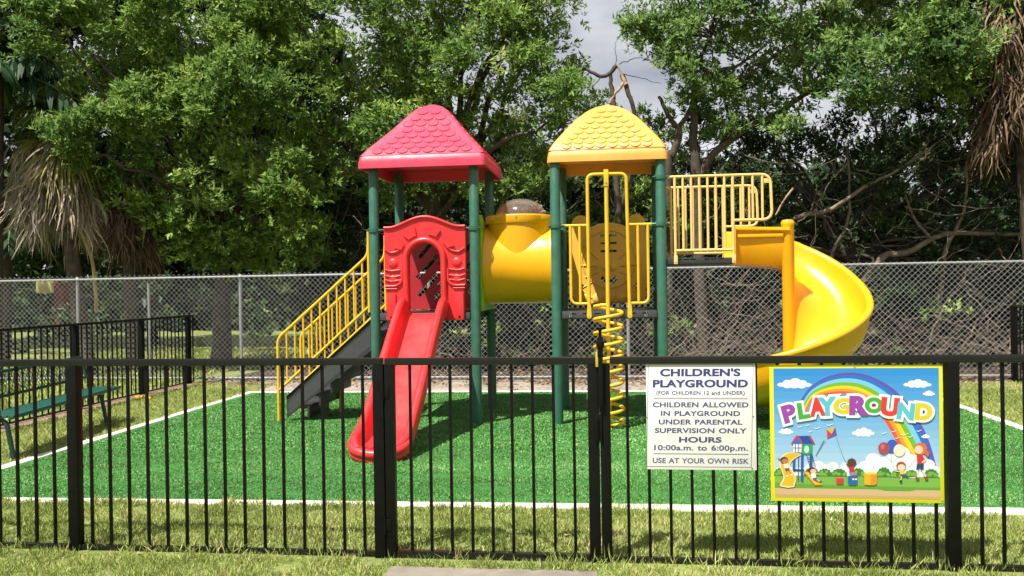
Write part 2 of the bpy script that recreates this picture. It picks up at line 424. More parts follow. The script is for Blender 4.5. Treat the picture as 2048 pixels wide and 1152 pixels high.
def ground_mat(name, c1, c2, c3, s1, s2, bump=0.5, bs=60):
    m = bpy.data.materials.new(name); m.use_nodes = True; nt = m.node_tree; b = nt.nodes['Principled BSDF']
    b.inputs['Roughness'].default_value = 0.95; b.inputs['Specular IOR Level'].default_value = 0.2
    tc = nt.nodes.new('ShaderNodeTexCoord')
    n1 = nt.nodes.new('ShaderNodeTexNoise'); n1.inputs['Scale'].default_value = s1; n1.inputs['Detail'].default_value = 6
    n2 = nt.nodes.new('ShaderNodeTexNoise'); n2.inputs['Scale'].default_value = s2; n2.inputs['Detail'].default_value = 6; n2.inputs['Roughness'].default_value = 0.7
    for n in (n1, n2): nt.links.new(tc.outputs['Object'], n.inputs['Vector'])
    r = nt.nodes.new('ShaderNodeValToRGB'); r.color_ramp.elements[0].position = 0.38; r.color_ramp.elements[1].position = 0.62
    r.color_ramp.elements[0].color = (*c1, 1); r.color_ramp.elements[1].color = (*c2, 1)
    nt.links.new(n1.outputs['Fac'], r.inputs[0])
    mx = nt.nodes.new('ShaderNodeMixRGB'); mx.inputs[2].default_value = (*c3, 1)
    r2 = nt.nodes.new('ShaderNodeValToRGB'); r2.color_ramp.elements[0].position = 0.48; r2.color_ramp.elements[1].position = 0.66
    nt.links.new(n2.outputs['Fac'], r2.inputs[0]); nt.links.new(r2.outputs[0], mx.inputs[0]); nt.links.new(r.outputs[0], mx.inputs[1])
    nt.links.new(mx.outputs[0], b.inputs['Base Color'])
    bp = nt.nodes.new('ShaderNodeBump'); bp.inputs['Strength'].default_value = bump; bp.inputs['Distance'].default_value = 0.02
    n3 = nt.nodes.new('ShaderNodeTexNoise'); n3.inputs['Scale'].default_value = bs; n3.inputs['Detail'].default_value = 4
    nt.links.new(tc.outputs['Object'], n3.inputs['Vector']); nt.links.new(n3.outputs['Fac'], bp.inputs['Height']); nt.links.new(bp.outputs[0], b.inputs['Normal'])
    return m
M['soil'] = ground_mat('leaf littered soil', (0.030, 0.022, 0.015), (0.065, 0.047, 0.032), (0.12, 0.088, 0.060), 1.3, 22)
M['lawn'] = ground_mat('lawn soil and thatch', (0.125, 0.165, 0.042), (0.19, 0.24, 0.058), (0.29, 0.265, 0.13), 1.6, 30)
M['dirt'] = ground_mat('bare grey dirt', (0.27, 0.225, 0.18), (0.37, 0.32, 0.265), (0.13, 0.095, 0.07), 1.7, 16)
M['tandirt'] = ground_mat('tan dirt', (0.30, 0.20, 0.13), (0.40, 0.29, 0.20), (0.16, 0.12, 0.07), 2.5, 26)
M['turf'] = ground_mat('artificial turf backing', (0.042, 0.17, 0.038), (0.056, 0.215, 0.046), (0.085, 0.285, 0.07), 1.1, 60, bump=0.8, bs=160)

sheet('ground', [(-400, -200), (400, -200), (400, 600), (-400, 600)], 0.0, M['soil'])
sheet('lawn', [(-34, -12), (14, -12), (14, 14.35), (-7.0, 14.35), (-7.0, 17), (-3, 36), (-10, 75), (-90, 75), (-90, -12)], 0.004, M['lawn'])
sheet('dirt_strip', [(-5.7, 12.96), (1.0, 13.02), (5.8, 13.1), (5.8, 14.2), (2, 14.62), (-7.2, 14.6), (-6.6, 13.6), (-6.0, 13.1)], 0.008, M['dirt'], 'bare grey dirt strip behind the turf')
sheet('dirt_path', [(-7.46, 5.2), (-7.02, 5.2), (-7.10, 8.2), (-6.95, 10.5), (-7.08, 12.5), (-6.9, 14.3), (-7.5, 14.3)], 0.009, M['tandirt'], 'worn tan dirt under the side fence')
TL = (-5.52, 6.20); TR = (4.13, 6.40); TBL = (-5.60, 12.80); TBR = (4.05, 13.0)
sheet('turf', [TL, TR, TBR, TBL], 0.012, M['turf'], 'bright green artificial turf')
def kerb(name, a, b, w, h=0.022):
    a = Vector((*a, 0)); b = Vector((*b, 0)); d = (b-a).normalized(); n = Vector((-d.y, d.x, 0))
    mb = MB(); prof = [(-w/2, 0.0), (-w/2, h-0.006), (-w/2+0.008, h), (w/2-0.008, h), (w/2, h-0.006), (w/2, 0.0)]
    N = 24
    mb.sweep([[a+(b-a)*(i/N)+n*(p[0]+random.gauss(0, 0.003))+Vector((0, 0, p[1])) for p in prof] for i in range(N+1)])
    return structure(mb.build(name, M['kerb'], smooth=30))
kerb('kerb', (TL[0]-0.06, TL[1]-0.05), (TR[0]+0.06, TR[1]-0.05), 0.13)
kerb('kerb', (TL[0]-0.06, TL[1]+0.02), (TBL[0]-0.06, TBL[1]), 0.11)
kerb('kerb', (TR[0]+0.06, TR[1]+0.02), (TBR[0]+0.06, TBR[1]), 0.11)
kerb('kerb', (TBL[0]-0.11, TBL[1]+0.055), (TBR[0]+0.11, TBR[1]+0.055), 0.11)
b = MB(); b.box((-1.32, 3.0, 0.0), (-0.15, 4.868, 0.012), 0.006); structure(b.build('concrete_pad', M['concrete']))

def blades(name, rects, per_m2, h, w, mat_, seed, z=0.006, lean=0.45, clumpy=0.5, tb=0.5, keepout=None, label=None, lay=0.0, aniso=1.0, spread=0.22):
    global rng
    rng = np.random.default_rng(seed); Ps = []
    for (x0, x1, y0, y1) in rects:
        n = int((x1-x0)*(y1-y0)*per_m2); Ps.append(np.stack([rng.uniform(x0, x1, n), rng.uniform(y0, y1, n), np.full(n, z)], 1))
    P = np.concatenate(Ps); wv = Waves(seed, 0.12, 0.5, 9); wl = Waves(seed+3, 0.8, 2.4)
    q = wv(P[:, 0]*aniso, P[:, 1]); big = wl(P[:, 0]*aniso, P[:, 1])
    k = rng.random(len(P)) < np.clip(0.75+clumpy*0.5*q, 0.08, 1)
    if keepout is not None: k &= ~keepout(P)
    P = P[k]; q = q[k]; big = big[k]; n = len(P)
    D = norm(np.concatenate([rng.normal(size=(n, 2))*lean+np.array([0.0, -lay]), np.ones((n, 1))], 1))
    W = norm(np.concatenate([rng.normal(size=(n, 2)), np.zeros((n, 1))], 1))
    ln = h*rng.uniform(0.5, 1.3, n)*(1+0.22*q); wd = w*rng.uniform(0.7, 1.3, n)
    V, F = leaf_arrays(P, D, W, ln, wd, fold=0.1)
    T = np.clip(tb+0.06*q+0.10*big+rng.normal(size=n)*spread, 0, 1)
    o = np_mesh(name, V, F, mat_, None, np.repeat(T, 2)); o['kind'] = 'stuff'; o['category'] = 'grass'
    if label: o['label'] = label
    return o
off_pad = lambda P: (P[:, 0] > -1.32) & (P[:, 0] < -0.15) & (P[:, 1] < 4.85)
off_rail = lambda P: off_pad(P) | ((P[:, 1] > 4.955) & (P[:, 1] < 5.045))
blades('lawn_grass', [(-4.9, 3.2, 4.5, 6.12)], 11000, 0.042, 0.0055, M['grass'], 21, keepout=off_rail, lean=0.6, label='yellowish green lawn grass along the front fence')
blades('lawn_grass', [(-7.05, -5.64, 6.2, 14.0), (4.2, 6.0, 6.3, 14.0)], 3200, 0.045, 0.008, M['grass'], 22, lean=0.6, clumpy=0.8, label='patchy lawn grass beside the turf')
blades('lawn_grass', [(-14, -7.5, 7.0, 22.0)], 420, 0.08, 0.03, M['grass'], 23, lean=0.5, clumpy=0.8, label='lawn grass beyond the side fence')
blades('turf_pile', [(-5.5, 4.1, 6.25, 8.2)], 15000, 0.018, 0.0050, M['turfblade'], 24, z=0.012, lean=1.0, clumpy=0.3, tb=0.48, lay=0.15, aniso=0.3, spread=0.17)
blades('turf_pile', [(-5.5, 4.1, 8.2, 12.8)], 6500, 0.021, 0.0085, M['turfblade'], 25, z=0.012, lean=1.0, clumpy=0.3, tb=0.48, lay=0.15, aniso=0.3, spread=0.17)
# longer tufts the mower missed, along the fence foot and over the kerb
blades('lawn_grass', [(-4.6, -1.45, 4.97, 5.11), (-1.38, 0.0, 4.93, 5.10), (0.0, 3.2, 4.97, 5.11)], 1500, 0.075, 0.006, M['grass'], 26, lean=0.55, clumpy=1.9, keepout=off_pad, label='long unmown grass tufts along the foot of the black fence')
blades('lawn_grass', [(-4.9, 3.2, 6.06, 6.15)], 9000, 0.058, 0.0055, M['grass'], 27, lean=0.7, clumpy=1.0, lay=-0.25, label='grass leaning over the front edge of the white kerb')

def litter(name, rects, per_m2, ln, seed, label):
    global rng
    rng = np.random.default_rng(seed); Ps = []
    for (x0, x1, y0, y1) in rects:
        n = int((x1-x0)*(y1-y0)*per_m2); Ps.append(np.stack([rng.uniform(x0, x1, n), rng.uniform(y0, y1, n), rng.uniform(0.012, 0.035, n)], 1))
    P = np.concatenate(Ps); wv = Waves(seed, 0.5, 1.8); k = rng.random(len(P)) < np.clip(0.5+0.5*wv(P[:, 0], P[:, 1]), 0.06, 1); P = P[k]; n = len(P)
    D = norm(np.concatenate([rng.normal(size=(n, 2)), rng.normal(size=(n, 1))*0.35], 1)); W = np.cross(D, np.array([0, 0, 1.0])+rng.normal(size=(n, 3))*0.3)
    V, F = leaf_arrays(P, D, W, ln*rng.uniform(0.6, 1.3, n), ln*0.5*rng.uniform(0.7, 1.3, n))
    o = np_mesh(name, V, F, M['litter'], None, np.repeat(rng.random(n), 2)); o['kind'] = 'stuff'; o['label'] = label; o['category'] = 'litter'
litter('leaf_litter', [(-7.2, 5.9, 13.75, 14.9), (-5.5, 5.0, 14.9, 19)], 260, 0.085, 31, 'dry brown fallen leaves along the back fence')
litter('leaf_litter', [(-5.6, 4.2, 12.95, 13.8)], 45, 0.06, 32, 'scattered dry leaves on the bare dirt strip')
litter('leaf_litter', [(-5.4, 4.0, 6.4, 12.7)], 2.2, 0.05, 34, 'few dry leaves scattered on the green turf')
litter('leaf_litter', [(-4, 3, 4.6, 6.1), (-7.0, -5.7, 7, 13)], 7, 0.05, 33, 'odd fallen leaves lying in the lawn')

# ================================================================== BLACK METAL FENCES
def copy_of(src, parent, dx=0.0, dy=0.0):
    c = src.copy(); COL.objects.link(c); c.parent = parent; c.location = src.location+Vector((dx, dy, 0)); return c

def picket_fence(name, label, a, b, posts, pickets, rails, ph, post_w=0.066, loc=None, group='black metal picket fences', flip=None, cap=True):
    """fence from a to b; posts and pickets are distances from a"""
    a = Vector((*a, 0)); b = Vector((*b, 0)); L = (b-a).length; d = (b-a).normalized(); n = Vector((-d.y, d.x, 0))
    t = thing(name, label, 'fence', a, group)
    def bx(mb, s0, s1, w, z0, z1, bev=0.0):
        m = MB(); m.box((s0, -w/2, z0), (s1, w/2, z1), bev)
        mb.add([a+d*v[0]+n*v[1]+Vector((0, 0, v[2])) for v in m.v], m.f)
    for k, (z0, z1, w) in enumerate(rails):
        m = MB(); bx(m, 0, L, w, z0, z1, 0.006); m.build('rail', M['black_rail'], t)
    p0 = None
    for s in posts:
        m = MB(); bx(m, s-post_w/2, s+post_w/2, post_w, 0, ph, 0.005)
        m.build('post', M['black'], t)
    z0 = rails[-1][0]; z1 = rails[0][1]-0.012
    for s in pickets:
        if p0 is None:
            m = MB(); bx(m, s-0.0085, s+0.0085, 0.017, z0, z1, 0.002); p0 = m.build('picket', M['black'], t); s0 = s
        else: copy_of(p0, t, *(d*(s-s0)).xy)
    return t
RAILS = [(1.138, 1.180, 0.048), (0.012, 0.040, 0.03)]
YF = 5.05
lp = [-1.529-0.1235*i for i in range(46)]
lposts = [-1.4285, -3.365, -5.30, -7.24]
lp = [x for x in lp if all(abs(x-q) > 0.07 for q in lposts) and x > -7.2]
picket_fence('picket_fence', 'long black metal picket fence section left of the gate, without signs', (-7.27, YF), (-1.404, YF), [x+7.27 for x in lposts], [x+7.27 for x in lp], RAILS, 1.142)
rposts = [-0.1015, 1.7785, 3.70, 5.60]
rp = [0.023+0.1192*i for i in range(15)]+[1.928+0.113*i for i in range(15)]+[3.70+0.12*i for i in range(1, 16)]
rfence = picket_fence('picket_fence', 'black metal picket fence section carrying the two playground signs', (-0.072, YF), (5.93, YF), [x+0.072 for x in rposts[1:]], [x+0.072 for x in rp], RAILS, 1.142)
b = MB(); b.box((-0.131, YF-0.03, 0), (-0.072, YF+0.03, 1.142), 0.005); b.build('post', M['black'], rfence)
b = MB()   # magnetic latch stalk that rises above the gate post
b.box((-0.140, YF-0.055, 1.18), (-0.108, YF-0.028, 1.295), 0.004); b.box((-0.147, YF-0.062, 1.235), (-0.100, YF-0.022, 1.275), 0.006)
b.cyl((-0.124, YF-0.042, 1.295), (-0.124, YF-0.042, 1.335), 0.009, 10); b.cyl((-0.124, YF-0.042, 1.33), (-0.124, YF-0.042, 1.348), 0.012, 10)
b.box((-0.137, YF-0.056, 0.90), (-0.110, YF-0.030, 1.18), 0.003)
b.build('latch_stalk', M['black'], rfence)
# the side fences run back from the corners
sl = [9.0-1.63*i for i in range(6)]
slp = [14.07-5.05, 12.60-5.05, 10.97-5.05, 9.32-5.05, 7.66-5.05, 6.0-5.05]
lfp = [0.12*i+0.06 for i in range(77)]; lfp = [s for s in lfp if all(abs(s-q) > 0.065 for q in slp)]
SR = [(1.135, 1.170, 0.042), (0.535, 0.56, 0.028), (0.02, 0.046, 0.028)]
SR = [(1.135, 1.170, 0.042), (0.02, 0.046, 0.028)]
picket_fence('picket_fence', 'black metal side fence behind the green bench', (-7.30, 5.08), (-7.30, 14.28), slp, lfp, SR, 1.14, 0.075)
rfp = [0.12*i+0.06 for i in range(77)]; rsp = [9.15, 7.5, 5.85, 4.2, 2.55, 0.9]
rfp = [s for s in rfp if all(abs(s-q) > 0.065 for q in rsp)]
picket_fence('picket_fence', 'short visible end of black metal side fence at the far right edge', (5.93, 5.08), (5.93, 14.27), rsp, rfp, SR, 1.14, 0.075)

# gate
g = thing('gate', 'black metal picket gate between two posts with hinges and latch', 'gate', (-0.765, YF, 0))
b = MB(); b.box((-1.391, YF-0.022, 1.136), (-0.137, YF+0.022, 1.179), 0.006); b.build('rail', M['black_rail'], g)
b = MB(); b.box((-1.334, YF-0.022, 0.004), (-0.201, YF+0.022, 0.048), 0.004); b.build('rail', M['black_rail'], g)
for x0, x1 in ((-1.391, -1.335), (-0.200, -0.137)):
    b = MB(); b.box((x0, YF-0.028, 0.0), (x1, YF+0.028, 1.136), 0.004); b.build('stile', M['black'], g)
gp = None
for x in [-1.242, -1.124, -1.002, -0.880, -0.760, -0.640, -0.519, -0.398, -0.282]:
    if gp is None:
        b = MB(); b.box((x-0.0085, YF-0.0085, 0.04), (x+0.0085, YF+0.0085, 1.14), 0.002); gp = b.build('picket', M['black'], g); gx = x
    else: copy_of(gp, g, x-gx)
for z in (0.20, 0.98):
    b = MB(); b.cyl((-1.397, YF-0.034, z-0.05), (-1.397, YF-0.034, z+0.05), 0.007, 10); b.box((-1.43, YF-0.032, z-0.035), (-1.36, YF-0.029, z+0.035), 0.001)
    b.build('hinge', M['black'], g)
b = MB(); b.box((-0.152, YF-0.045, 1.125), (-0.128, YF-0.030, 1.21), 0.003); b.cyl((-0.1385, YF-0.038, 1.19), (-0.1385, YF-0.038, 1.222), 0.007, 8)
b.build('latch', M['brass'], g, label='yellow latch piece at gate top')
b = MB(); b.box((-0.165, YF-0.043, 0.70), (-0.120, YF-0.030, 0.86), 0.004); b.cyl((-0.146, YF-0.05, 0.72), (-0.146, YF-0.05, 0.83), 0.006, 8); b.build('latch', M['black'], g)

# ================================================================== CHAIN LINK FENCE
YB = 14.30
cf = thing('chain_link_fence', 'tall grey chain link fence across the back of the yard', 'fence', (0, YB, 0))
CX0, CX1 = -16.0, 10.0
b = MB(); b.tube([(CX0, YB, 1.79), (CX1, YB, 1.845)], 0.018, 8); b.build('top_rail', M['galv'], cf)
b = MB(); b.tube([(CX0, YB, 0.075), (CX1, YB, 0.095)], 0.018, 8); b.build('bottom_rail', M['galv'], cf)
for x in [-15.4, -12.46, -9.46, -6.47, -3.18, 0.10, 3.39, 6.65, 9.9]:
    b = MB(); zt = 1.79+0.055*(x-CX0)/26
    b.cyl((x, YB+0.045, 0), (x, YB+0.045, zt), 0.027, 10); b.lathe((x, YB+0.045, zt), [(0.031, -0.02), (0.031, 0.02), (0.015, 0.04), (0.0, 0.045)], 10)
    b.build('post', M['galv'], cf)
b = MB(); b.cyl((-8.14, YB+0.05, 0), (-8.14, YB+0.05, 1.72), 0.022, 8); b.build('post', M['galv'], cf)
SP = 0.090; wr = 0.0020; V = []; F = []
H0, H1 = 0.06, 1.865
def wire(x0, z0, x1, z1, y):
    d = Vector((x1-x0, 0, z1-z0)).normalized(); n_ = Vector((-d.z, 0, d.x))*wr; m_ = Vector((0, wr, 0)); o_ = len(V)
    for p in (Vector((x0, y, z0)), Vector((x1, y, z1))):
        for q in (n_, m_, -n_, -m_): V.append(p+q)
    for k in range(4): F.append((o_+k, o_+(k+1) % 4, o_+4+(k+1) % 4, o_+4+k))
hgt = H1-H0
x = CX0-hgt
jr = random.Random(3)
while x < CX1:
    for s in (1, -1):
        xa, xb = (x, x+hgt) if s > 0 else (x+hgt, x)
        za, zb = H0, H1; x0_, x1_ = xa, xb
        if x0_ < CX0-0.2 or x1_ < CX0-0.2 or x0_ > CX1+0.2 or x1_ > CX1+0.2: continue
        # each wire is broken into short runs that wave a little like real mesh
        N = 6
        pts = [(x0_+(x1_-x0_)*k/N+(jr.gauss(0, 0.004) if 0 < k < N else 0), za+(zb-za)*k/N) for k in range(N+1)]
        for k in range(N): wire(*pts[k], *pts[k+1], YB-0.026+0.004*s)
    x += SP
nv = np.array([tuple(v) for v in V]); np_mesh('wire_mesh', nv, np.array(F), M['wire'], cf)

# ================================================================== SIGNS
class Art:
    """flat printed picture made of thin coloured sheets, each a hair in front of the last"""
    def __init__(s, fn): s.fn = fn; s.v = []; s.f = []; s.c = []; s.lay = 0.0
    def up(s, d=0.00004): s.lay += d
    def poly(s, pts, c):
        tri = tessellate_polygon([[Vector((p[0], p[1], 0)) for p in pts]]); o = len(s.v)
        s.v += [s.fn(p[0], p[1], s.lay) for p in pts]
        for t in tri: s.f.append([i+o for i in t]); s.c.append(c)
        s.up(0.000012)
    def quads(s, rows, cols):
        o = len(s.v); n = len(rows[0])
        for r in rows: s.v += [s.fn(p[0], p[1], s.lay) for p in r]
        for i in range(len(rows)-1):
            for k in range(n-1): s.f.append([o+i*n+k, o+i*n+k+1, o+(i+1)*n+k+1, o+(i+1)*n+k]); s.c.append(cols[i])
        s.up(0.000012)
    def ell(s, x, y, rx, ry, c, n=18, rot=0): 
        ca, sa = math.cos(rot), math.sin(rot)
        s.poly([(x+rx*math.cos(2*math.pi*k/n)*ca-ry*math.sin(2*math.pi*k/n)*sa, y+rx*math.cos(2*math.pi*k/n)*sa+ry*math.sin(2*math.pi*k/n)*ca) for k in range(n)], c)
    def line(s, pts, w, c):
        for (x0, y0), (x1, y1) in zip(pts, pts[1:]):
            l = math.hypot(x1-x0, y1-y0) or 1; nx, ny = -(y1-y0)/l*w/2, (x1-x0)/l*w/2
            s.poly([(x0+nx, y0+ny), (x1+nx, y1+ny), (x1-nx, y1-ny), (x0-nx, y0-ny)], c)
    def glyph(s, V, F, c, fn2):
        o = len(s.v); s.v += [s.fn(*fn2(*v), s.lay) for v in V]
        for f in F: s.f.append([i+o for i in f]); s.c.append(c)
    def build(s, name, mat_, parent):
        off = wloc(parent); me = bpy.data.meshes.new(name)
        me.from_pydata([tuple(Vector(v)-off) for v in s.v], [], s.f)
        a = me.color_attributes.new('print', 'FLOAT_COLOR', 'CORNER')
        i = 0
        for p, c in zip(me.polygons, s.c):
            for l in p.loop_indices: a.data[l].color = (*c, 1)
        bm = bmesh.new(); bm.from_mesh(me)
        for f in bm.faces:
            if f.normal.y > 0: f.normal_flip()
        bm.to_mesh(me); bm.free()
        me.materials.append(mat_)
        return link(name, me, parent)
def srgb(r, g, b_): return tuple(((x/255)/12.92 if x/255 <= 0.04045 else ((x/255+0.055)/1.055)**2.4)*0.74 for x in (r, g, b_))
pm = bpy.data.materials.new('printed picture'); pm.use_nodes = True
_b = pm.node_tree.nodes['Principled BSDF']; _b.inputs['Roughness'].default_value = 0.38
_a = pm.node_tree.nodes.new('ShaderNodeAttribute'); _a.attribute_name = 'print'; pm.node_tree.links.new(_a.outputs['Color'], _b.inputs['Base Color'])
M['print'] = pm

# white rules sign
YS = YF-0.0135
ws = thing('rules_sign', 'white enamel sign with navy playground rules and opening hours', 'sign', (0.434, YS, 0.54))
b = MB(); b.box((0.131, YS, 0.541), (0.736, YS+0.004, 1.141), 0.0012); b.build('panel', M['white'], ws)
def WS(x, y, lay=0.0): return ((0.131+(x-(30+0.032*(y-15)))/1140*0.605), YS-0.0006-lay, 1.141-(y-14)/1112*0.600)
def ws_text(body, x0, x1, y0, y1, mt, off=0.012, asc=True):
    V, F = text_mesh(body, off, 1.04)
    us = [v[0] for v in V]
    Vr, _ = text_mesh('H', off)
    h0 = min(v[1] for v in Vr); h1 = max(v[1] for v in Vr)
    m = MB()
    m.add([WS(x0+(v[0]-min(us))/(max(us)-min(us))*(x1-x0)+0.032*(0), y1-(v[1]-h0)/(h1-h0)*(y1-y0)) for v in V], F)
    return m
txt = [("CHILDREN'S", 182, 1020, 70, 150, 0.044, 'navy'), ("PLAYGROUND", 108, 1100, 185, 266, 0.044, 'navy'), ("(FOR CHILDREN 12 and UNDER)", 147, 1068, 303, 343, 0.022, 'navy2'),
       ("CHILDREN ALLOWED", 112, 1110, 421, 474, 0.032, 'navy2'), ("IN PLAYGROUND", 198, 1025, 512, 564, 0.032, 'navy2'), ("UNDER PARENTAL", 177, 1050, 601, 654, 0.032, 'navy2'),
       ("SUPERVISION ONLY", 138, 1095, 691, 744, 0.032, 'navy2'), ("HOURS", 393, 838, 783, 842, 0.042, 'navy2'), ("10:00a.m. to 6:00p.m.", 135, 1112, 869, 925, 0.024, 'navy2'), ("USE AT YOUR OWN RISK", 122, 1122, 1006, 1060, 0.022, 'navy2')]
for body, x0, x1, y0, y1, of, mt in txt:
    m = ws_text(body, x0, x1, y0, y1, mt, of); m.build('lettering', M[mt], ws, smooth=0)
m = MB()
def wrect(x0, y0, x1, y1): m.add([WS(x0, y0), WS(x0, y1), WS(x1, y1), WS(x1, y0)], [(0, 1, 2, 3)])
wrect(118, 380, 1100, 387); wrect(130, 958, 1118, 965)
m.build('rule', M['navy2'], ws, smooth=0)
m = MB()
for (x0, y0, x1, y1) in ((57, 26, 1150, 31), (57, 1094, 1150, 1099), (55, 31, 60, 1094), (1147, 31, 1152, 1094)): wrect(x0, y0, x1, y1)
m.build('border_line', M['navy2'], ws, smooth=0)
for (x, y) in ((48, 36), (1150, 36), (52, 575), (1160, 565), (52, 1108), (1158, 1108)):
    p = WS(x, y); m = MB(); m.lathe((p[0], p[1]-0.003, p[2]), [(0.0, -0.001), (0.003, 0.0), (0.0045, 0.003)], 10, 'y'); m.build('screw', M['bolt'] if y < 1100 else M['twig'], ws)

# yellow picture sign
YP = YF-0.0135
ps = thing('picture_sign', 'yellow bordered colourful picture sign with rainbow and playground lettering', 'sign', (1.27, YP, 0.37))
b = MB(); b.box((0.812, YP, 0.372), (1.730, YP+0.004, 1.128), 0.001); b.build('panel', M['sign_yellow'], ps)
def PS(x, y, lay=0.0):
    u = (x-(15+0.0285*(y-30)))/1376; v = (y-27)/1107
    return (0.812+u*0.918, YP-0.0004-lay, 1.128-v*0.756)
A = Art(PS)
def sk(x, y): return (x+0.028*(y-55), y)          # keep upright edges upright
# sky, grass, sand
rows = []; cols = []
for i in range(15):
    t = i/14; y = 52+t*(930-52); rows.append([sk(48+1314*k/6, y) for k in range(7)])
    a_, b_ = np.array((48, 146, 222)), np.array((196, 222, 240)); cols.append(srgb(*(a_*(1-(t+.03))+b_*(t+.03))))
A.quads(rows, cols)
A.poly([sk(48, 925), sk(1362, 925), sk(1362, 1030), sk(48, 1030)], srgb(126, 182, 78)); A.up()
A.poly([sk(48, 985), sk(500, 1000), sk(1362, 1010), sk(1362, 1032), sk(48, 1030)], srgb(104, 162, 62))
A.poly([sk(48, 1028), sk(1362, 1032), sk(1362, 1105), sk(48, 1105)], srgb(214, 182, 136)); A.up()
A.poly([sk(48, 1078), sk(1362, 1082), sk(1362, 1105), sk(48, 1105)], srgb(203, 168, 112))
A.poly([(900, 1030), (1210, 1030), (1150, 1042), (960, 1042)], srgb(104, 162, 62)); A.up()
# rainbow
out_ = [(255, 345), (330, 225), (430, 148), (540, 103), (640, 88), (760, 98), (880, 140), (1000, 212), (1110, 320), (1200, 450), (1272, 580), (1322, 720), (1357, 850)]
inn_ = [(318, 430), (350, 335), (405, 292), (510, 266), (620, 260), (730, 280), (815, 330), (880, 395), (940, 470), (1000, 570), (1055, 670), (1110, 735), (1185, 800)]
bands = [(0, .13, (98, 88, 186)), (.13, .27, (40, 120, 208)), (.27, .45, (128, 206, 238)), (.45, .61, (122, 188, 58)), (.61, .76, (234, 214, 40)), (.76, .88, (244, 156, 60)), (.88, 1.0, (236, 92, 66))]
def dens(P):
    Q = []
    for i in range(len(P)-1):
        a = P[max(i-1, 0)]; b_ = P[i]; c = P[i+1]; d = P[min(i+2, len(P)-1)]
        for k in range(4):
            t = k/4; Q.append(tuple(0.5*(2*b_[j]+(c[j]-a[j])*t+(2*a[j]-5*b_[j]+4*c[j]-d[j])*t*t+(3*b_[j]-a[j]-3*c[j]+d[j])*t**3) for j in (0, 1)))
    return Q+[P[-1]]
O_, I_ = dens(out_), dens(inn_)
rows = [[(o[0]*(1-t)+i_[0]*t, o[1]*(1-t)+i_[1]*t) for o, i_ in zip(O_, I_)] for t in [0]+[bb[1] for bb in bands]]
A.quads(rows, [srgb(*bb[2]) for bb in bands]); A.up()
# clouds
def cloud(x, y, w, h, c=(246, 248, 250)):
    A.ell(x, y+h*0.10, w*0.5, h*0.30, srgb(170, 196, 216))
    for dx, dy, r in ((-.38, .08, .22), (-.2, -.12, .30), (.02, -.22, .36), (.22, -.08, .30), (.38, .1, .2), (0, .18, .3), (-.2, .2, .26), (.2, .22, .26)):
        A.ell(x+dx*w, y+dy*h, r*w*0.42, r*h*0.9, srgb(*c), 14)
    A.up()
cloud(222, 178, 290, 84); cloud(1198, 180, 230, 70); cloud(1288, 256, 100, 44); cloud(158, 566, 128, 54); cloud(778, 572, 190, 76)
for x, y, r in ((420, 850, 55), (480, 862, 40), (540, 850, 45), (360, 860, 45), (640, 850, 40), (800, 850, 60), (860, 790, 62), (930, 810, 50), (1000, 790, 55), (1080, 740, 70), (1140, 790, 60), (1060, 840, 90), (1200, 800, 60), (1290, 830, 55), (1345, 870, 40), (760, 880, 60), (1180, 860, 90), (930, 870, 70)):
    A.ell(x, y, r, r*0.85, srgb(240, 246, 250), 16)
A.poly([sk(60, 860), sk(1355, 862), sk(1355, 928), sk(60, 926)], srgb(226, 238, 244)); A.up()
cloud(1268, 600, 74, 34)
# bushes
for x, w, h in ((115, 100, 62), (370, 130, 66), (475, 120, 60), (590, 130, 60), (740, 120, 66), (945, 118, 76), (1050, 110, 56), (1160, 110, 56), (1315, 120, 66)):
    pts = [(x-w/2, 926)]+[(x-w/2*math.cos(math.pi*k/14)*(1+0.05*(-1)**k), 926-h*math.sin(math.pi*k/14)*(1+0.06*(-1)**k)) for k in range(1, 14)]+[(x+w/2, 926)]
    A.poly(pts, srgb(62, 128, 58))
    for k in range(9):
        q = random.random(); rx = x+(random.random()-0.5)*w*0.72; ry = 918-h*0.65*random.random()*(1-abs(rx-x)/w*1.6); A.ell(rx, ry, 13, 11, srgb(104+40*q, 176, 72), 10)
A.up()
# birds
for x, y, w in ((270, 530, 40), (330, 518, 36), (410, 540, 50), (510, 513, 50), (355, 568, 30), (1020, 563, 36), (1100, 588, 60), (940, 578, 40), (1215, 558, 40), (1150, 605, 36), (1045, 616, 30)):
    A.line([(x-w/2, y-4), (x-w*.1, y+3), (x, y)], 5, srgb(244, 248, 250)); A.line([(x, y), (x+w*.2, y-6), (x+w/2, y-10)], 5, srgb(244, 248, 250))
A.up()
# kite with tail and string
A.poly([(486, 548), (540, 528), (566, 588), (490, 622)], srgb(238, 180, 60)); A.up()
A.poly([(486, 548), (526, 583), (490, 622)], srgb(216, 62, 70)); A.poly([(552, 530), (566, 588), (526, 583)], srgb(64, 92, 190)); A.poly([(526, 583), (566, 588), (490, 622)], srgb(150, 70, 150)); A.up()
A.line([(478, 640), (455, 668), (425, 720), (405, 758)], 2.5, srgb(120, 150, 180))
for k in range(9): A.line([(468-k*7.5, 640+k*14), (456-k*7.0, 650+k*14)], 6, srgb(70, 80, 110))
A.line([(562, 610), (590, 690), (620, 770), (645, 815)], 2.6, srgb(90, 120, 150)); A.up()
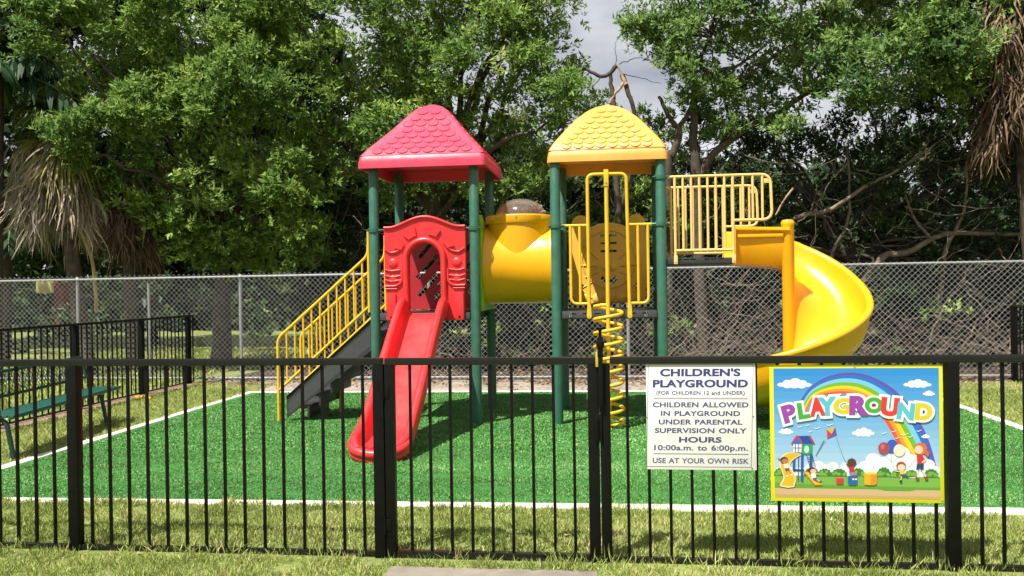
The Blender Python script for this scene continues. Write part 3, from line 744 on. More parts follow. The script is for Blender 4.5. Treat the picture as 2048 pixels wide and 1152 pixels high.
# play tower
A.poly([(286, 665), (372, 665), (372, 752), (286, 752)], srgb(56, 164, 84)); A.poly([(218, 660), (286, 660), (286, 735), (218, 735)], srgb(226, 236, 246)); A.up()
for x in (236, 262): A.line([(x, 662), (x, 735)], 6, srgb(110, 60, 130))
A.line([(218, 700), (286, 700)], 6, srgb(110, 60, 130))
A.ell(326, 710, 20, 30, srgb(196, 230, 244)); A.up()
A.poly([(246, 602), (352, 600), (388, 665), (292, 668)], srgb(32, 78, 168)); A.poly([(246, 602), (286, 668), (205, 668)], srgb(48, 110, 200)); A.up()
A.line([(250, 600), (205, 668)], 14, srgb(206, 54, 84)); A.line([(250, 600), (292, 668)], 14, srgb(206, 54, 84)); A.line([(346, 598), (386, 664)], 14, srgb(206, 54, 84)); A.up()
for x in (226, 292, 362): A.poly([(x-10, 745), (x+10, 745), (x+10, 895 if x != 292 else 975), (x-10, 885 if x != 292 else 970)], srgb(42, 92, 172))
A.line([(262, 748), (262, 975)], 6, srgb(60, 80, 120)); A.poly([(222, 870), (310, 875), (310, 890), (222, 888)], srgb(36, 70, 130))
A.line([(326, 756), (356, 860)], 5, srgb(50, 70, 120)); A.line([(372, 756), (398, 850)], 5, srgb(50, 70, 120))
for k in range(5): A.line([(331+k*6, 775+k*18), (378+k*5, 775+k*17)], 4, srgb(50, 70, 120))
A.up()
# curved slide
L_ = dens([(262, 742), (175, 738), (122, 775), (108, 830), (128, 890), (142, 945), (112, 1000)]); R_ = dens([(282, 756), (226, 790), (196, 830), (204, 870), (236, 915), (242, 965), (232, 1012)])
A.poly(L_+[(125, 1016), (180, 1024), (228, 1018)]+R_[::-1], srgb(250, 232, 190)); A.up()
L2 = [(x+9, y+4) for x, y in L_]; R2 = [(x-9, y) for x, y in R_]
A.poly(L2+[(150, 1010), (200, 1012)]+R2[::-1], srgb(238, 186, 46)); A.up()
A.poly([(302, 890), (345, 895), (400, 968), (450, 982), (456, 1000), (395, 1002)], srgb(240, 150, 44)); A.up(); A.poly([(312, 892), (345, 897), (400, 975), (448, 990), (400, 994)], srgb(248, 196, 60)); A.up()
SK, HR = srgb(232, 196, 168), srgb(92, 54, 40)
# children on the slides
A.ell(146, 802, 34, 30, HR); A.line([(128, 815), (96, 785)], 9, srgb(150, 100, 76)); A.ell(154, 808, 25, 22, srgb(182, 130, 100)); A.up(); A.poly([(140, 830), (178, 828), (186, 868), (152, 872)], srgb(240, 236, 228)); A.up(); A.poly([(150, 866), (186, 864), (190, 886), (160, 890)], srgb(124, 84, 60)); A.line([(168, 888), (172, 918)], 8, srgb(182, 130, 100)); A.line([(184, 886), (206, 912)], 8, srgb(182, 130, 100)); A.up(); A.ell(172, 926, 9, 7, srgb(240, 240, 240)); A.ell(208, 917, 9, 7, srgb(240, 240, 240))
A.ell(372, 880, 34, 26, HR); A.ell(382, 888, 24, 20, SK); A.up(); A.poly([(362, 905), (400, 902), (408, 946), (372, 950)], srgb(244, 240, 236)); A.poly([(376, 944), (410, 938), (416, 962), (386, 966)], srgb(84, 96, 160)); A.line([(400, 912), (424, 908)], 8, SK); A.line([(412, 952), (436, 972)], 9, SK); A.up(); A.ell(440, 974, 13, 6, srgb(70, 50, 40), rot=-.5); A.up()
# blocks and the kite child
A.poly([(566, 934), (624, 934), (622, 988), (568, 988)], srgb(214, 60, 58)); A.poly([(566, 934), (624, 934), (622, 943), (568, 943)], srgb(238, 110, 90))
A.poly([(660, 922), (735, 922), (735, 986), (660, 986)], srgb(28, 108, 176)); A.ell(697, 986, 37, 9, srgb(28, 108, 176)); A.up()
A.poly([(788, 900), (890, 900), (888, 984), (790, 984)], srgb(238, 178, 40)); A.ell(839, 984, 49, 11, srgb(238, 178, 40)); A.up(); A.poly([(840, 902), (888, 902), (886, 986), (842, 994)], srgb(232, 148, 40)); A.ell(839, 900, 51, 9, srgb(246, 214, 60)); A.up()
A.ell(688, 816, 36, 36, srgb(94, 58, 50)); A.poly([(672, 848), (704, 846), (714, 896), (668, 898)], srgb(206, 44, 50)); A.line([(676, 862), (644, 822)], 9, srgb(130, 84, 66)); A.poly([(668, 892), (716, 892), (732, 918), (676, 920)], srgb(160, 130, 196)); A.up(); A.line([(716, 915), (718, 945)], 9, srgb(120, 76, 60)); A.line([(700, 915), (702, 945)], 9, srgb(120, 76, 60)); A.ell(702, 948, 9, 7, srgb(240, 240, 240)); A.ell(724, 948, 9, 7, srgb(240, 240, 240)); A.up()
# balloons
A.ell(1006, 680, 46, 54, srgb(52, 96, 196)); A.up(); A.ell(1062, 712, 46, 50, srgb(238, 228, 208)); A.up(); A.ell(940, 696, 44, 48, srgb(176, 72, 84)); A.up(); A.ell(930, 684, 16, 22, srgb(206, 112, 118)); 
for x0, y0 in ((952, 744), (1000, 734), (1052, 762)): A.line([(x0, y0), (1000, 800), (1028, 880)], 2.4, srgb(190, 200, 210))
A.line([(1130, 850), (1190, 780)], 3, srgb(170, 170, 180)); A.up()
# running child and the woman
A.ell(1078, 838, 38, 36, srgb(176, 84, 48)); A.ell(1080, 850, 30, 27, srgb(244, 216, 196)); A.up(); A.poly([(1068, 876), (1106, 874), (1114, 906), (1074, 908)], srgb(246, 206, 50)); A.line([(1070, 884), (1030, 876)], 9, srgb(240, 206, 186)); A.poly([(1074, 904), (1116, 902), (1124, 922), (1080, 922)], srgb(50, 90, 120)); A.line([(1082, 920), (1078, 950)], 10, SK); A.line([(1116, 915), (1134, 928)], 10, srgb(40, 80, 140)); A.up(); A.ell(1078, 962, 12, 9, srgb(34, 54, 80)); A.up()
A.ell(1228, 698, 50, 48, srgb(232, 110, 46)); A.poly([(1256, 690), (1296, 730), (1290, 764), (1262, 740)], srgb(226, 100, 60)); A.up(); A.ell(1214, 706, 34, 34, srgb(240, 208, 186)); A.up()
A.poly([(1198, 748), (1250, 744), (1252, 820), (1204, 822)], srgb(212, 52, 56)); A.line([(1250, 752), (1270, 786), (1240, 808)], 10, srgb(240, 208, 186)); A.poly([(1202, 818), (1254, 816), (1252, 870), (1230, 870), (1224, 842), (1214, 870), (1196, 866)], srgb(44, 68, 112)); A.line([(1206, 868), (1212, 930)], 12, srgb(244, 220, 200)); A.line([(1244, 868), (1270, 922)], 12, srgb(244, 220, 200)); A.up(); A.ell(1206, 938, 15, 12, srgb(156, 66, 50)); A.ell(1276, 934, 14, 15, srgb(156, 66, 50)); A.up()
# lettering
LET = [('P', (160, 72, 176), 116, 246, 342, 496, 16), ('L', (70, 176, 70), 246, 346, 330, 462, 9), ('A', (226, 62, 62), 342, 468, 290, 440, 6), ('Y', (96, 196, 214), 414, 556, 288, 436, 4), ('G', (222, 208, 48), 538, 676, 296, 420, 2),
       ('R', (160, 72, 176), 668, 806, 280, 426, 0), ('O', (70, 176, 70), 786, 926, 290, 412, -3), ('U', (226, 62, 62), 912, 1054, 290, 436, -5), ('N', (96, 196, 214), 1040, 1176, 332, 466, -6), ('D', (222, 208, 48), 1180, 1316, 338, 470, -6)]
def put(ch, c, x0, x1, y0, y1, rot, grow, off):
    V, F = text_mesh(ch, off); Vb, _ = text_mesh(ch, 0.03)
    ux0, ux1 = min(v[0] for v in Vb), max(v[0] for v in Vb); uy0, uy1 = min(v[1] for v in Vb), max(v[1] for v in Vb)
    cx, cy = (x0+x1)/2, (y0+y1)/2; a = -R(rot); k = abs(math.sin(R(rot)))
    W_, H_ = (x1-x0), (y1-y0); w_ = max(W_-H_*k*0.75, W_*0.62); h_ = max(H_-W_*k*0.45, H_*0.8)
    def fn2(u, v):
        px = ((u-ux0)/(ux1-ux0)-0.5)*w_; py = -((v-uy0)/(uy1-uy0)-0.5)*h_
        return cx+px*math.cos(a)-py*math.sin(a), cy+px*math.sin(a)+py*math.cos(a)
    A.glyph(V, F, srgb(*c), fn2)
A.up(0.00006)
for l in LET: put(l[0], (250, 250, 250), *l[2:], 0, 0.165); A.up(0.00001)
for l in LET: put(l[0], (250, 250, 250), *l[2:], 0, 0.12); A.up(0.00001)
A.up(0.00004)
for l in LET: put(l[0], l[1], *l[2:], 0, 0.062); A.up(0.00001)
A.build('picture', M['print'], ps)
for (x, y) in ((820, 1118), (664, 1120), (30, 1120), (1405, 1112), (700, 40)):
    p = PS(x, y); m = MB(); m.lathe((p[0], p[1]-0.003, p[2]), [(0.0, -0.001), (0.003, 0.0), (0.0045, 0.003)], 10, 'y'); m.build('screw', M['bolt'], ps)

# ================================================================== PLAY STRUCTURE
PT = thing('play_structure', 'two tower playground climbing frame with red and yellow roofs, slides, tunnel and green posts', 'climbing frame', (-1.2, 10.53, 0))
Y0, Y1 = 9.94, 11.12
FX = [-2.84, -1.66, -0.729, 0.451]
def post(x, y, h):
    b = MB(); b.lathe((x, y, 0), [(0.0, 0), (0.057, 0), (0.057, h-0.02), (0.05, h-0.004), (0.0, h)], 20); return b.build('post', M['post'], PT)
for x in FX:
    for y in (Y0, Y1): post(x, y, 3.06)
def clamp(x, y, z, dirs):
    b = MB(); b.lathe((x, y, z), [(0.057, -0.028), (0.068, -0.026), (0.071, 0), (0.068, 0.026), (0.057, 0.028)], 20)
    for a in dirs:
        d = Vector((math.cos(a), math.sin(a), 0)); q = Vector((-d.y, d.x, 0)); c = Vector((x, y, z))
        for s in (-1, 1):
            b.tube([c+d*0.055+q*0.028*s, c+d*0.10+q*0.018*s, c+d*0.125+q*0.008*s], 0.0125, 8)
        b.tube([c-d*0.05+q*0.05, c-d*0.085+q*0.02, c-d*0.085-q*0.02, c-d*0.05-q*0.05], 0.009, 6)
        b.tube([c+d*0.088-q*0.030, c+d*0.088+q*0.030], 0.008, 6)
    return b.build('clamp', M['post'], PT)
for x, ds in ((FX[0], [0]), (FX[1], [math.pi]), (FX[2], [0]), (FX[3], [math.pi])): clamp(x, Y0, 2.255, ds)
clamp(FX[3], Y0, 2.775, [0]); clamp(FX[3], Y1, 2.775, [0])
for x, ds in ((FX[0], [0]), (FX[1], [math.pi]), (FX[2], [0]), (FX[3], [math.pi])): clamp(x, Y1, 2.255, ds)

def deck(x0, x1, y0, y1, z0, z1):
    b = MB(); b.box((x0, y0, z0), (x1, y1, z1-0.004), 0.004); d = b.build('deck', M['deck'], PT)
    e = MB(); e.box((x0+0.002, y0-0.006, z0+0.012), (x1-0.002, y0-0.001, z1-0.008), 0.001)
    e.build('edge_plate', M['deck_edge'] if z1 < 1.5 else M['deck'], d)
    s = MB()
    n = 7
    for k in range(n):                                   # slots and brackets along the front edge
        if abs(k-3) > 0: s.box((x0+0.13+k*(x1-x0-0.26)/(n-1)-0.03, y0-0.0085, z0+0.058), (x0+0.13+k*(x1-x0-0.26)/(n-1)+0.03, y0-0.0061, z0+0.068))
    s.build('slots', M['black'], d, smooth=0)
    if z1 < 1.5:
        h = MB()
        for xx in (x0+0.10, x1-0.12):
            h.tube([(xx, y0-0.012, z0+0.085), (xx, y0-0.03, z0+0.08), (xx+0.012, y0-0.034, z0+0.03), (xx-0.012, y0-0.02, z0+0.025), (xx-0.014, y0-0.012, z0+0.05)], 0.004, 6)
        h.build('hook', M['bolt'], d)
    return d
deck(FX[0]+0.060, FX[1]-0.060, Y0-0.03, Y1+0.03, 1.20, 1.295)
deck(FX[2]+0.060, FX[3]-0.060, Y0-0.03, Y1+0.03, 1.20, 1.295)
deck(0.515, 1.225, Y0-0.01, Y1-0.02, 1.79, 1.87)
b = MB(); b.box((0.30, 10.05, 1.50), (0.512, 11.0, 1.54), 0.004); b.box((0.508, 10.05, 1.296), (0.514, 11.0, 1.79), 0.001); b.build('step', M['deck'], PT)

# ---- roofs
def roof(cx, cy, half, z0, fasc, prof, mt, rows, tw, label):
    """prof: (height above the fascia, half-width) pairs"""
    b = MB(); rc = 0.05
    def ring(w, z, rr):
        rr = min(rr, w*0.6); P = []
        for sx, sy, a0 in ((1, -1, -90), (1, 1, 0), (-1, 1, 90), (-1, -1, 180)):
            for k in range(6):
                a = R(a0+90*k/5); P.append((cx+sx*(w-rr)+rr*math.cos(a), cy+sy*(w-rr)+rr*math.sin(a), z))
        return P
    secs = [ring(half-0.035, z0+fasc, rc), ring(half-0.028, z0+0.005, rc), ring(half-0.012, z0, rc), ring(half, z0+0.004, rc), ring(half-0.004, z0+fasc*0.5, rc), ring(half-0.018, z0+fasc-0.012, rc), ring(half-0.030, z0+fasc, rc)]
    def W(h):
        for (h0, w0), (h1, w1) in zip(prof, prof[1:]):
            if h <= h1: return w0+(w1-w0)*(h-h0)/(h1-h0)
        return prof[-1][1]
    H = prof[-1][0]; N = 26
    # smooth the profile
    hs = [H*(i/N) for i in range(N+1)]
    ws = [sum(W(min(max(h+H*d, 0), H)) for d in (-.03, -.015, 0, .015, .03))/5 for h in hs]; ws[0] = prof[0][1]
    def Ws(h):
        t = max(0, min(N-1e-6, h/H*N)); i = int(t); return ws[i]+(ws[i+1]-ws[i])*(t-i)
    for h, w in zip(hs, ws):
        secs.append(ring(max(w, 0.004), z0+fasc+h, 0.03))
    b.sweep(secs, True, True)
    # scallop tiles on each side
    for sx, sy in ((0, -1), (1, 0), (0, 1), (-1, 0)):
        for j in range(rows):
            h = H*(0.055+0.745*(j/(rows-1))**1.12)
            n_ = int((2*Ws(h)-0.16)/tw); n_ = max(n_, 2)
            if (n_ % 2) == (j % 2): pass
            for i in range(n_):
                u0 = (i-(n_-1)/2)*tw; r = tw*0.47
                vs = []; K = 14
                e = 1e-3; dz = 1.0; dw = (Ws(h+0.02)-Ws(h))/0.02; sl = math.sqrt(1+dw*dw)
                nz = -dw/sl; no = 1/sl
                for ringi, (rr, of) in enumerate(((1.03, -0.006), (1.0, 0.006), (0.93, 0.0115))):
                    for k in range(K):
                        a = 2*math.pi*k/K; u = u0+rr*r*math.cos(a); hh = h+r*0.42/sl+rr*r*math.sin(a)/sl*0.92
                        o = of*(0.62-0.48*math.sin(a)) if of > 0 else of
                        w_ = Ws(hh)+o*no; z = z0+fasc+hh+o*nz
                        vs.append((cx+(u if sx == 0 else sx*w_)*(1 if sx == 0 else 1), cy+(sy*w_ if sx == 0 else u), z))
                fs = [(k, (k+1) % K, K+(k+1) % K, K+k) for k in range(K)]+[(K+k, K+(k+1) % K, 2*K+(k+1) % K, 2*K+k) for k in range(K)]+[tuple(range(2*K, 3*K))]
                b.add(vs, fs)
    return b.build('roof', mt, PT, smooth=38, label=label)
H1_, H2_ = 0.70, 0.615
roof(-2.245, 10.535, 0.745, 2.955, 0.150, [(0, .722), (.085, .655), (.21, .540), (.35, .414), (.517, .278), (.62, .185), (.665, .125), (.692, .06), (H1_, 0.0)], M['pink'], 8, 0.148, 'faded red tower roof with scalloped tiles')
roof(-0.139, 10.53, 0.672, 2.965, 0.138, [(0, .655), (.08, .612), (.225, .500), (.39, .364), (.50, .245), (.56, .160), (.595, .085), (.608, .04), (H2_, 0.0)], M['yellow_roof'], 8, 0.128, 'faded yellow tower roof with scalloped tiles')

# ---- red arch panel
XZ = lambda x, z, t: (x, t, z)
def arc(cx, cz, r, a0, a1, n): return [(cx+r*math.cos(R(a0+(a1-a0)*k/n)), cz+r*math.sin(R(a0+(a1-a0)*k/n))) for k in range(n+1)]
ac = -2.237
b = MB()
hump = [(ac+0.475-0.95*k/40, 2.295+0.118*(0.5-0.5*math.cos(2*math.pi*min(1, max(0, (k-3)/34))))**0.8) for k in range(41)]
outer = [(ac-0.455, 1.205), (ac-0.455, 1.60), (ac-0.475, 1.62)]+hump[::-1]+[(ac+0.475, 1.62), (ac+0.455, 1.60), (ac+0.455, 1.205), (ac+0.195, 1.205)]+[(ac+0.195, 1.55)]+arc(ac, 1.905, 0.195, 0, 180, 20)+[(ac-0.195, 1.55), (ac-0.195, 1.205)]
b.plate(outer, [], XZ, 9.895, 9.985)
ap = b.build('arch_panel', M['red'], PT, smooth=35, label='red arched doorway panel above the slide')
b = MB()
pth = [(ac-0.222, 9.892, 1.38), (ac-0.222, 9.884, 1.60)]+[(p[0], 9.880, p[1]) for p in arc(ac, 1.905, 0.222, 180, 0, 20)]+[(ac+0.222, 9.884, 1.60), (ac+0.222, 9.892, 1.38)]
b.tube(pth, 0.036, 10); b.tube([(p[0], 9.888, p[1]-0.018) for p in hump], 0.018, 8)
for a0, a1 in ((140, 158), (106, 130), (60, 84), (24, 46)):
    P = arc(ac, 1.90, 0.385, a0, a1, 5)+arc(ac, 1.90, 0.295, a1-2, a0+2, 5)
    b.plate(P, [], XZ, 9.872, 9.90)
for s in (-1, 1):
    x0, x1 = ac+s*0.465, ac+s*0.285
    b.tube([(x0, 9.888, 2.03), (ac+s*0.40, 9.888, 1.985), (ac+s*0.315, 9.888, 2.0), (ac+s*0.27, 9.89, 2.05)], 0.014, 8, 0.03)
    for z in (1.775, 1.705, 1.655): b.tube([(x0, 9.888, z+0.022), (ac+s*0.40, 9.886, z), (x1, 9.888, z+0.016)], 0.0125, 8, 0.05)
    b.tube([(x0, 9.885, 1.602), (ac+s*0.33, 9.885, 1.602), (ac+s*0.27, 9.888, 1.65), (ac+s*0.268, 9.89, 1.80)], 0.017, 8, 0.05)
    b.tube([(x0, 9.885, 1.572), (ac+s*0.33, 9.885, 1.572)], 0.010, 8)
    b.box((ac+s*0.450, 9.872, 1.208), (ac+s*0.345, 9.90, 1.525), 0.008)
    # bulging cheeks between the ribs
    for z, hh in ((1.865, 0.055), (1.675, 0.03)):
        vs = []; 
        b.lathe((ac+s*0.375, 9.897, z), [(0.0, -0.022), (0.035, -0.018), (0.058, -0.006), (0.062, 0.002)], 16, 'y')
b.build('moulding', M['red'], ap, smooth=50)
for s in (-1, 1):
    b = MB(); b.lathe((ac+s*0.40, 9.868, 1.245), [(0.0, -0.003), (0.010, -0.002), (0.012, 0.006)], 12, 'y'); b.build('bolt', M['black'] , ap)
# back panel with slanting slots
b = MB()
holes = []
def slot(cx, cz, l, w):
    d = (math.cos(R(48)), math.sin(R(48))); n_ = (-d[1], d[0])
    P = [(cx+d[0]*l/2*s1+n_[0]*w/2*s2, cz+d[1]*l/2*s1+n_[1]*w/2*s2) for s1, s2 in ((-1, -1), (1, -1), (1, 1), (-1, 1))]
    return P
for cx, cz, l in ((-2.595, 2.215, .12), (-2.50, 2.06, .26), (-2.475, 1.85, .40), (-2.455, 1.63, .42), (-2.33, 1.50, .20), (-2.20, 1.75, .42), (-2.20, 2.02, .40), (-2.05, 1.55, .36), (-1.96, 1.83, .36), (-1.93, 2.10, .28), (-1.88, 1.56, .18)):
    holes.append(slot(cx, cz, l, 0.058))
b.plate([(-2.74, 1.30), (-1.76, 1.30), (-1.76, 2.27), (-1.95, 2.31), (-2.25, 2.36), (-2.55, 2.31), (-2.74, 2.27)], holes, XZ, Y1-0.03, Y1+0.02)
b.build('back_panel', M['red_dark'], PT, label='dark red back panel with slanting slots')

# ---- red slide
sl_path = [(9.93, 1.285), (9.86, 1.284), (9.78, 1.270), (9.68, 1.225), (9.50, 1.093), (9.28, 0.925), (9.00, 0.712), (8.70, 0.484), (8.45, 0.300), (8.28, 0.195), (8.12, 0.135), (7.98, 0.115), (7.86, 0.110), (7.78, 0.108), (7.735, 0.104)]
def slide_sec(i, y, z, ty, tz):
    L_ = len(sl_path)-1; t = i/L_
    wi, wo, hw = 0.190, 0.280, 0.205
    if i == 0: hw = 0.10
    if i == 1: hw = 0.16
    if y < 8.35:
        q = min(1, (8.35-y)/0.60); hw = 0.205-0.11*q**1.3; wi = 0.19+0.02*q; wo = 0.280+0.012*q
    if y < 7.95:
        q = (7.95-y)/0.215; wo -= 0.10*q**2.2; wi -= 0.09*q**2.2; hw -= 0.045*q**2
    nx = Vector((0, -tz, ty))                        # normal to the bed
    if nx.z < 0: nx = -nx
    c = Vector((-2.237, y, z)); P = []
    prof = []
    rr = (wo-wi)/2
    right = [(0.0, 0.0), (wi*0.75, 0.0), (wi-0.02, 0.012), (wi, 0.05), (wi+0.006, hw-rr*0.7)]
    for k in range(7):
        a = math.pi-math.pi*k/6; right.append((wi+rr+rr*math.cos(a)*0.95, hw-rr+rr*math.sin(a)+0.0))
    right += [(wo-0.008, hw*0.4), (wo-0.03, -0.03), (wo-0.06, -0.045), (0.0, -0.045)]
    prof = right+[(-p[0], p[1]) for p in right[::-1][1:-1]]
    return [c+Vector((p[0], 0, 0))+nx*p[1] for p in prof]
secs = []
# refine the path
SP2 = []
for i in range(len(sl_path)-1):
    a = sl_path[max(i-1, 0)]; b_ = sl_path[i]; c = sl_path[i+1]; d = sl_path[min(i+2, len(sl_path)-1)]
    for k in range(3):
        t = k/3; SP2.append(tuple(0.5*(2*b_[j]+(c[j]-a[j])*t+(2*a[j]-5*b_[j]+4*c[j]-d[j])*t*t+(3*b_[j]-a[j]-3*c[j]+d[j])*t**3) for j in (0, 1)))
SP2.append(sl_path[-1]); 
for i, (y, z) in enumerate(SP2):
    a = SP2[max(i-1, 0)]; c = SP2[min(i+1, len(SP2)-1)]; l = math.hypot(c[0]-a[0], c[1]-a[1])
    ii = 0 if y > 9.90 else 1 if y > 9.83 else 5
    secs.append(slide_sec(ii, y, z, (c[0]-a[0])/l, (c[1]-a[1])/l))
b = MB(); b.sweep(secs); sld = b.build('slide', M['red'], PT, smooth=50, label='straight red slide facing the gate')
b = MB()   # rolled exit lip
lip = [(-2.237-0.262, 7.90, 0.155), (-2.237-0.225, 7.79, 0.118), (-2.237-0.13, 7.725, 0.092), (-2.237, 7.70, 0.082), (-2.237+0.13, 7.725, 0.092), (-2.237+0.225, 7.79, 0.118), (-2.237+0.262, 7.90, 0.155)]
b.tube(lip, 0.046, 12, 0.05)
b.tube([(p[0]*0.985-0.033, p[1]+0.02, p[2]-0.05) for p in lip], 0.045, 10, 0.05)
for dx in (-0.13, -0.065, 0.0, 0.065, 0.13): b.tube([(-2.237+dx, 7.73, 0.118), (-2.237+dx, 7.93, 0.117)], 0.008, 6)
b.build('exit_lip', M['red'], sld)
b = MB(); b.cyl((-2.237, 8.0, 0), (-2.237, 8.0, 0.09), 0.04, 10); b.build('foot', M['deck'], sld)

# ---- stairs
SY0, SY1 = 10.05, 10.86
def stair_rail(y, dx):
    b = MB(); b.tube([(-4.075+dx, y, 0), (-4.075+dx, y, 1.0), (-2.955+dx, y, 1.965), (-2.945+dx, y, 2.13)], 0.0185, 10, 0.075)
    b.tube([(-4.06+dx, y, 0.39), (-2.93+dx, y, 1.385)], 0.0165, 10); b.tube([(-2.945+dx, y, 1.30), (-2.945+dx, y, 2.25)], 0.0185, 10)
    b.tube([(-2.945+dx, y, 2.235), (-2.86+dx, y, 2.235)], 0.014, 8)
    r = b.build('stair_railing', M['yellow_pipe'], PT)
    v0 = None
    for k in range(10):
        x = -3.965+dx+k*0.1045; z0 = 0.39+(x+4.06-dx)*0.8805; z1 = 1.0+(x+4.075-dx)*0.8616-0.004
        b = MB(); b.cyl((x, y, z0), (x, y, z1), 0.0125, 8); b.build('baluster', M['yellow_pipe'], r)
    return r
stair_rail(SY0, 0.0); stair_rail(SY1, -0.02)
st = None
for y in (SY0+0.025, SY1-0.025):
    b = MB(); b.plate([(-3.985, 0.045), (-3.985, 0.285), (-2.925, 1.20), (-2.925, 0.86)], [], XZ, y-0.006, y+0.006)
    o = b.build('stringer', M['deck'], PT); 
    b = MB(); b.plate([(-3.985, 0.286), (-3.985, 0.31), (-2.925, 1.225), (-2.925, 1.2015)], [], XZ, y-0.016, y+0.016); b.build('stringer_flange', M['black'], o)
    b = MB(); b.plate([(-3.96, 0.09), (-3.96, 0.245), (-2.945, 1.125), (-2.945, 0.90)], [], XZ, y-0.0075, y-0.0061); b.build('stringer_face', M['deck_edge'], o)
for k in range(7):
    x = -3.93+k*0.146; z = 0.16+k*0.148
    b = MB(); b.box((x, SY0+0.04, z), (x+0.22, SY1-0.04, z+0.03), 0.004); b.box((x+0.19, SY0+0.042, z-0.115), (x+0.215, SY1-0.042, z-0.001), 0.002); b.build('stair_tread', M['deck'], PT)
b = MB(); b.cyl((-3.55, SY1-0.1, 0), (-3.55, SY1-0.1, 0.3), 0.018, 8); b.build('stair_leg', M['yellow_pipe'], PT)

# ---- tunnel
tx, ty, tz, tr = -1.190, 10.53, 1.835, 0.465
b = MB(); b.lathe((tx-0.405, ty, tz), [(tr-0.03, 0.0), (tr+0.012, 0.0), (tr+0.014, 0.02), (tr, 0.045), (tr, 0.765), (tr+0.014, 0.79), (tr+0.012, 0.81), (tr-0.03, 0.81), (tr-0.03, 0.0)], 56, 'x')
tn = b.build('tunnel', M['yellow'], PT, smooth=35, label='yellow crawl tunnel joining the two towers')
b = MB(); cr_ = 0.400; ry_ = 1.105
n_ = 56; secs = []
def saddle(r, e): 
    return [(tx+0.0+r*math.cos(2*math.pi*k/n_), ty+ry_*r*math.sin(2*math.pi*k/n_), tz+math.sqrt(max(0.0004, (tr+e)**2-(ry_*r*math.sin(2*math.pi*k/n_))**2))-0.03) for k in range(n_)]
def circ(r, z): return [(tx+r*math.cos(2*math.pi*k/n_), ty+ry_*r*math.sin(2*math.pi*k/n_), z) for k in range(n_)]
secs = [saddle(cr_+0.004, 0.0), circ(cr_+0.004, 2.312), circ(cr_+0.018, 2.316), circ(cr_+0.024, 2.33), circ(cr_+0.024, 2.405), circ(cr_+0.016, 2.417), circ(cr_-0.06, 2.42), circ(cr_-0.085, 2.405), circ(cr_-0.085, 2.2)]
b.sweep(secs, True, False); b.build('dome_collar', M['yellow'], tn, smooth=35)
gm = bpy.data.materials.new('clear smoked plastic'); gm.use_nodes = True; nt = gm.node_tree; nt.nodes.clear()
go = nt.nodes.new('ShaderNodeOutputMaterial'); gx = nt.nodes.new('ShaderNodeMixShader'); gl = nt.nodes.new('ShaderNodeBsdfGlossy'); gt = nt.nodes.new('ShaderNodeBsdfTransparent'); fr = nt.nodes.new('ShaderNodeLayerWeight')
gl.inputs['Roughness'].default_value = 0.12; gt.inputs['Color'].default_value = (0.93, 0.91, 0.89, 1); fr.inputs['Blend'].default_value = 0.22
mm = nt.nodes.new('ShaderNodeMath'); mm.operation = 'MULTIPLY_ADD'; mm.inputs[1].default_value = 0.4; mm.inputs[2].default_value = 0.05
nt.links.new(fr.outputs['Facing'], mm.inputs[0]); nt.links.new(mm.outputs[0], gx.inputs[0]); nt.links.new(gt.outputs[0], gx.inputs[1]); nt.links.new(gl.outputs[0], gx.inputs[2]); hz = nt.nodes.new('ShaderNodeBsdfDiffuse'); hz.inputs[0].default_value = (0.62, 0.58, 0.54, 1); hx = nt.nodes.new('ShaderNodeMixShader'); hx.inputs[0].default_value = 0.10
nt.links.new(gx.outputs[0], hx.inputs[1]); nt.links.new(hz.outputs[0], hx.inputs[2]); nt.links.new(hx.outputs[0], go.inputs[0])
b = MB(); b.lathe((tx, ty, 2.418), [(0.305*math.cos(R(a)), 0.215*math.sin(R(a))) for a in range(0, 91, 6)], 32)
b.build('skylight_dome', gm, tn, smooth=80, label='clear plastic bubble dome on the tunnel')
b = MB()
for k in range(12): 
    a = 2*math.pi*k/12; b.lathe((tx+0.345*math.cos(a), ty+0.345*math.sin(a), 2.42), [(0.012, 0), (0.011, 0.006), (0, 0.009)], 8)
b.tube([(tx-0.018, ty-cr_*ry_-0.027, 2.395), (tx-0.006, ty-cr_*ry_-0.03, 2.375), (tx+0.008, ty-cr_*ry_-0.027, 2.39), (tx-0.004, ty-cr_*ry_-0.03, 2.365)], 0.0035, 5)
b.build('bolt', M['bolt'], tn)
YZ = lambda y, z, t: (t, y, z)
for xa, xb_, dr in ((-1.635, -1.597, 0), (-0.783, -0.745, 0)):
    b = MB()
    out = [(10.05, 1.30), (10.05, 2.10)]+[(10.53-0.43*math.cos(math.pi*k/16), 2.12+0.33*math.sin(math.pi*k/16)) for k in range(17)]+[(11.01, 2.10), (11.01, 1.30)]
    out = [(10.02, 1.30), (9.995, 1.6), (10.02, 1.95), (10.005, 2.20), (10.035, 2.36), (10.11, 2.42), (10.20, 2.38), (10.32, 2.33), (10.53, 2.32), (10.74, 2.33), (10.86, 2.38), (10.95, 2.42), (11.02, 2.36), (11.055, 2.20), (11.04, 1.95), (11.06, 1.6), (11.04, 1.30)]
    hole = [(10.53+0.40*math.cos(2*math.pi*k/32), 1.835+0.40*math.sin(2*math.pi*k/32)) for k in range(32)]
    b.plate(out, [hole], YZ, xa, xb_); b.build('tunnel_end_panel', M['lime'], PT, smooth=35, label='lime green panel at a tunnel mouth')

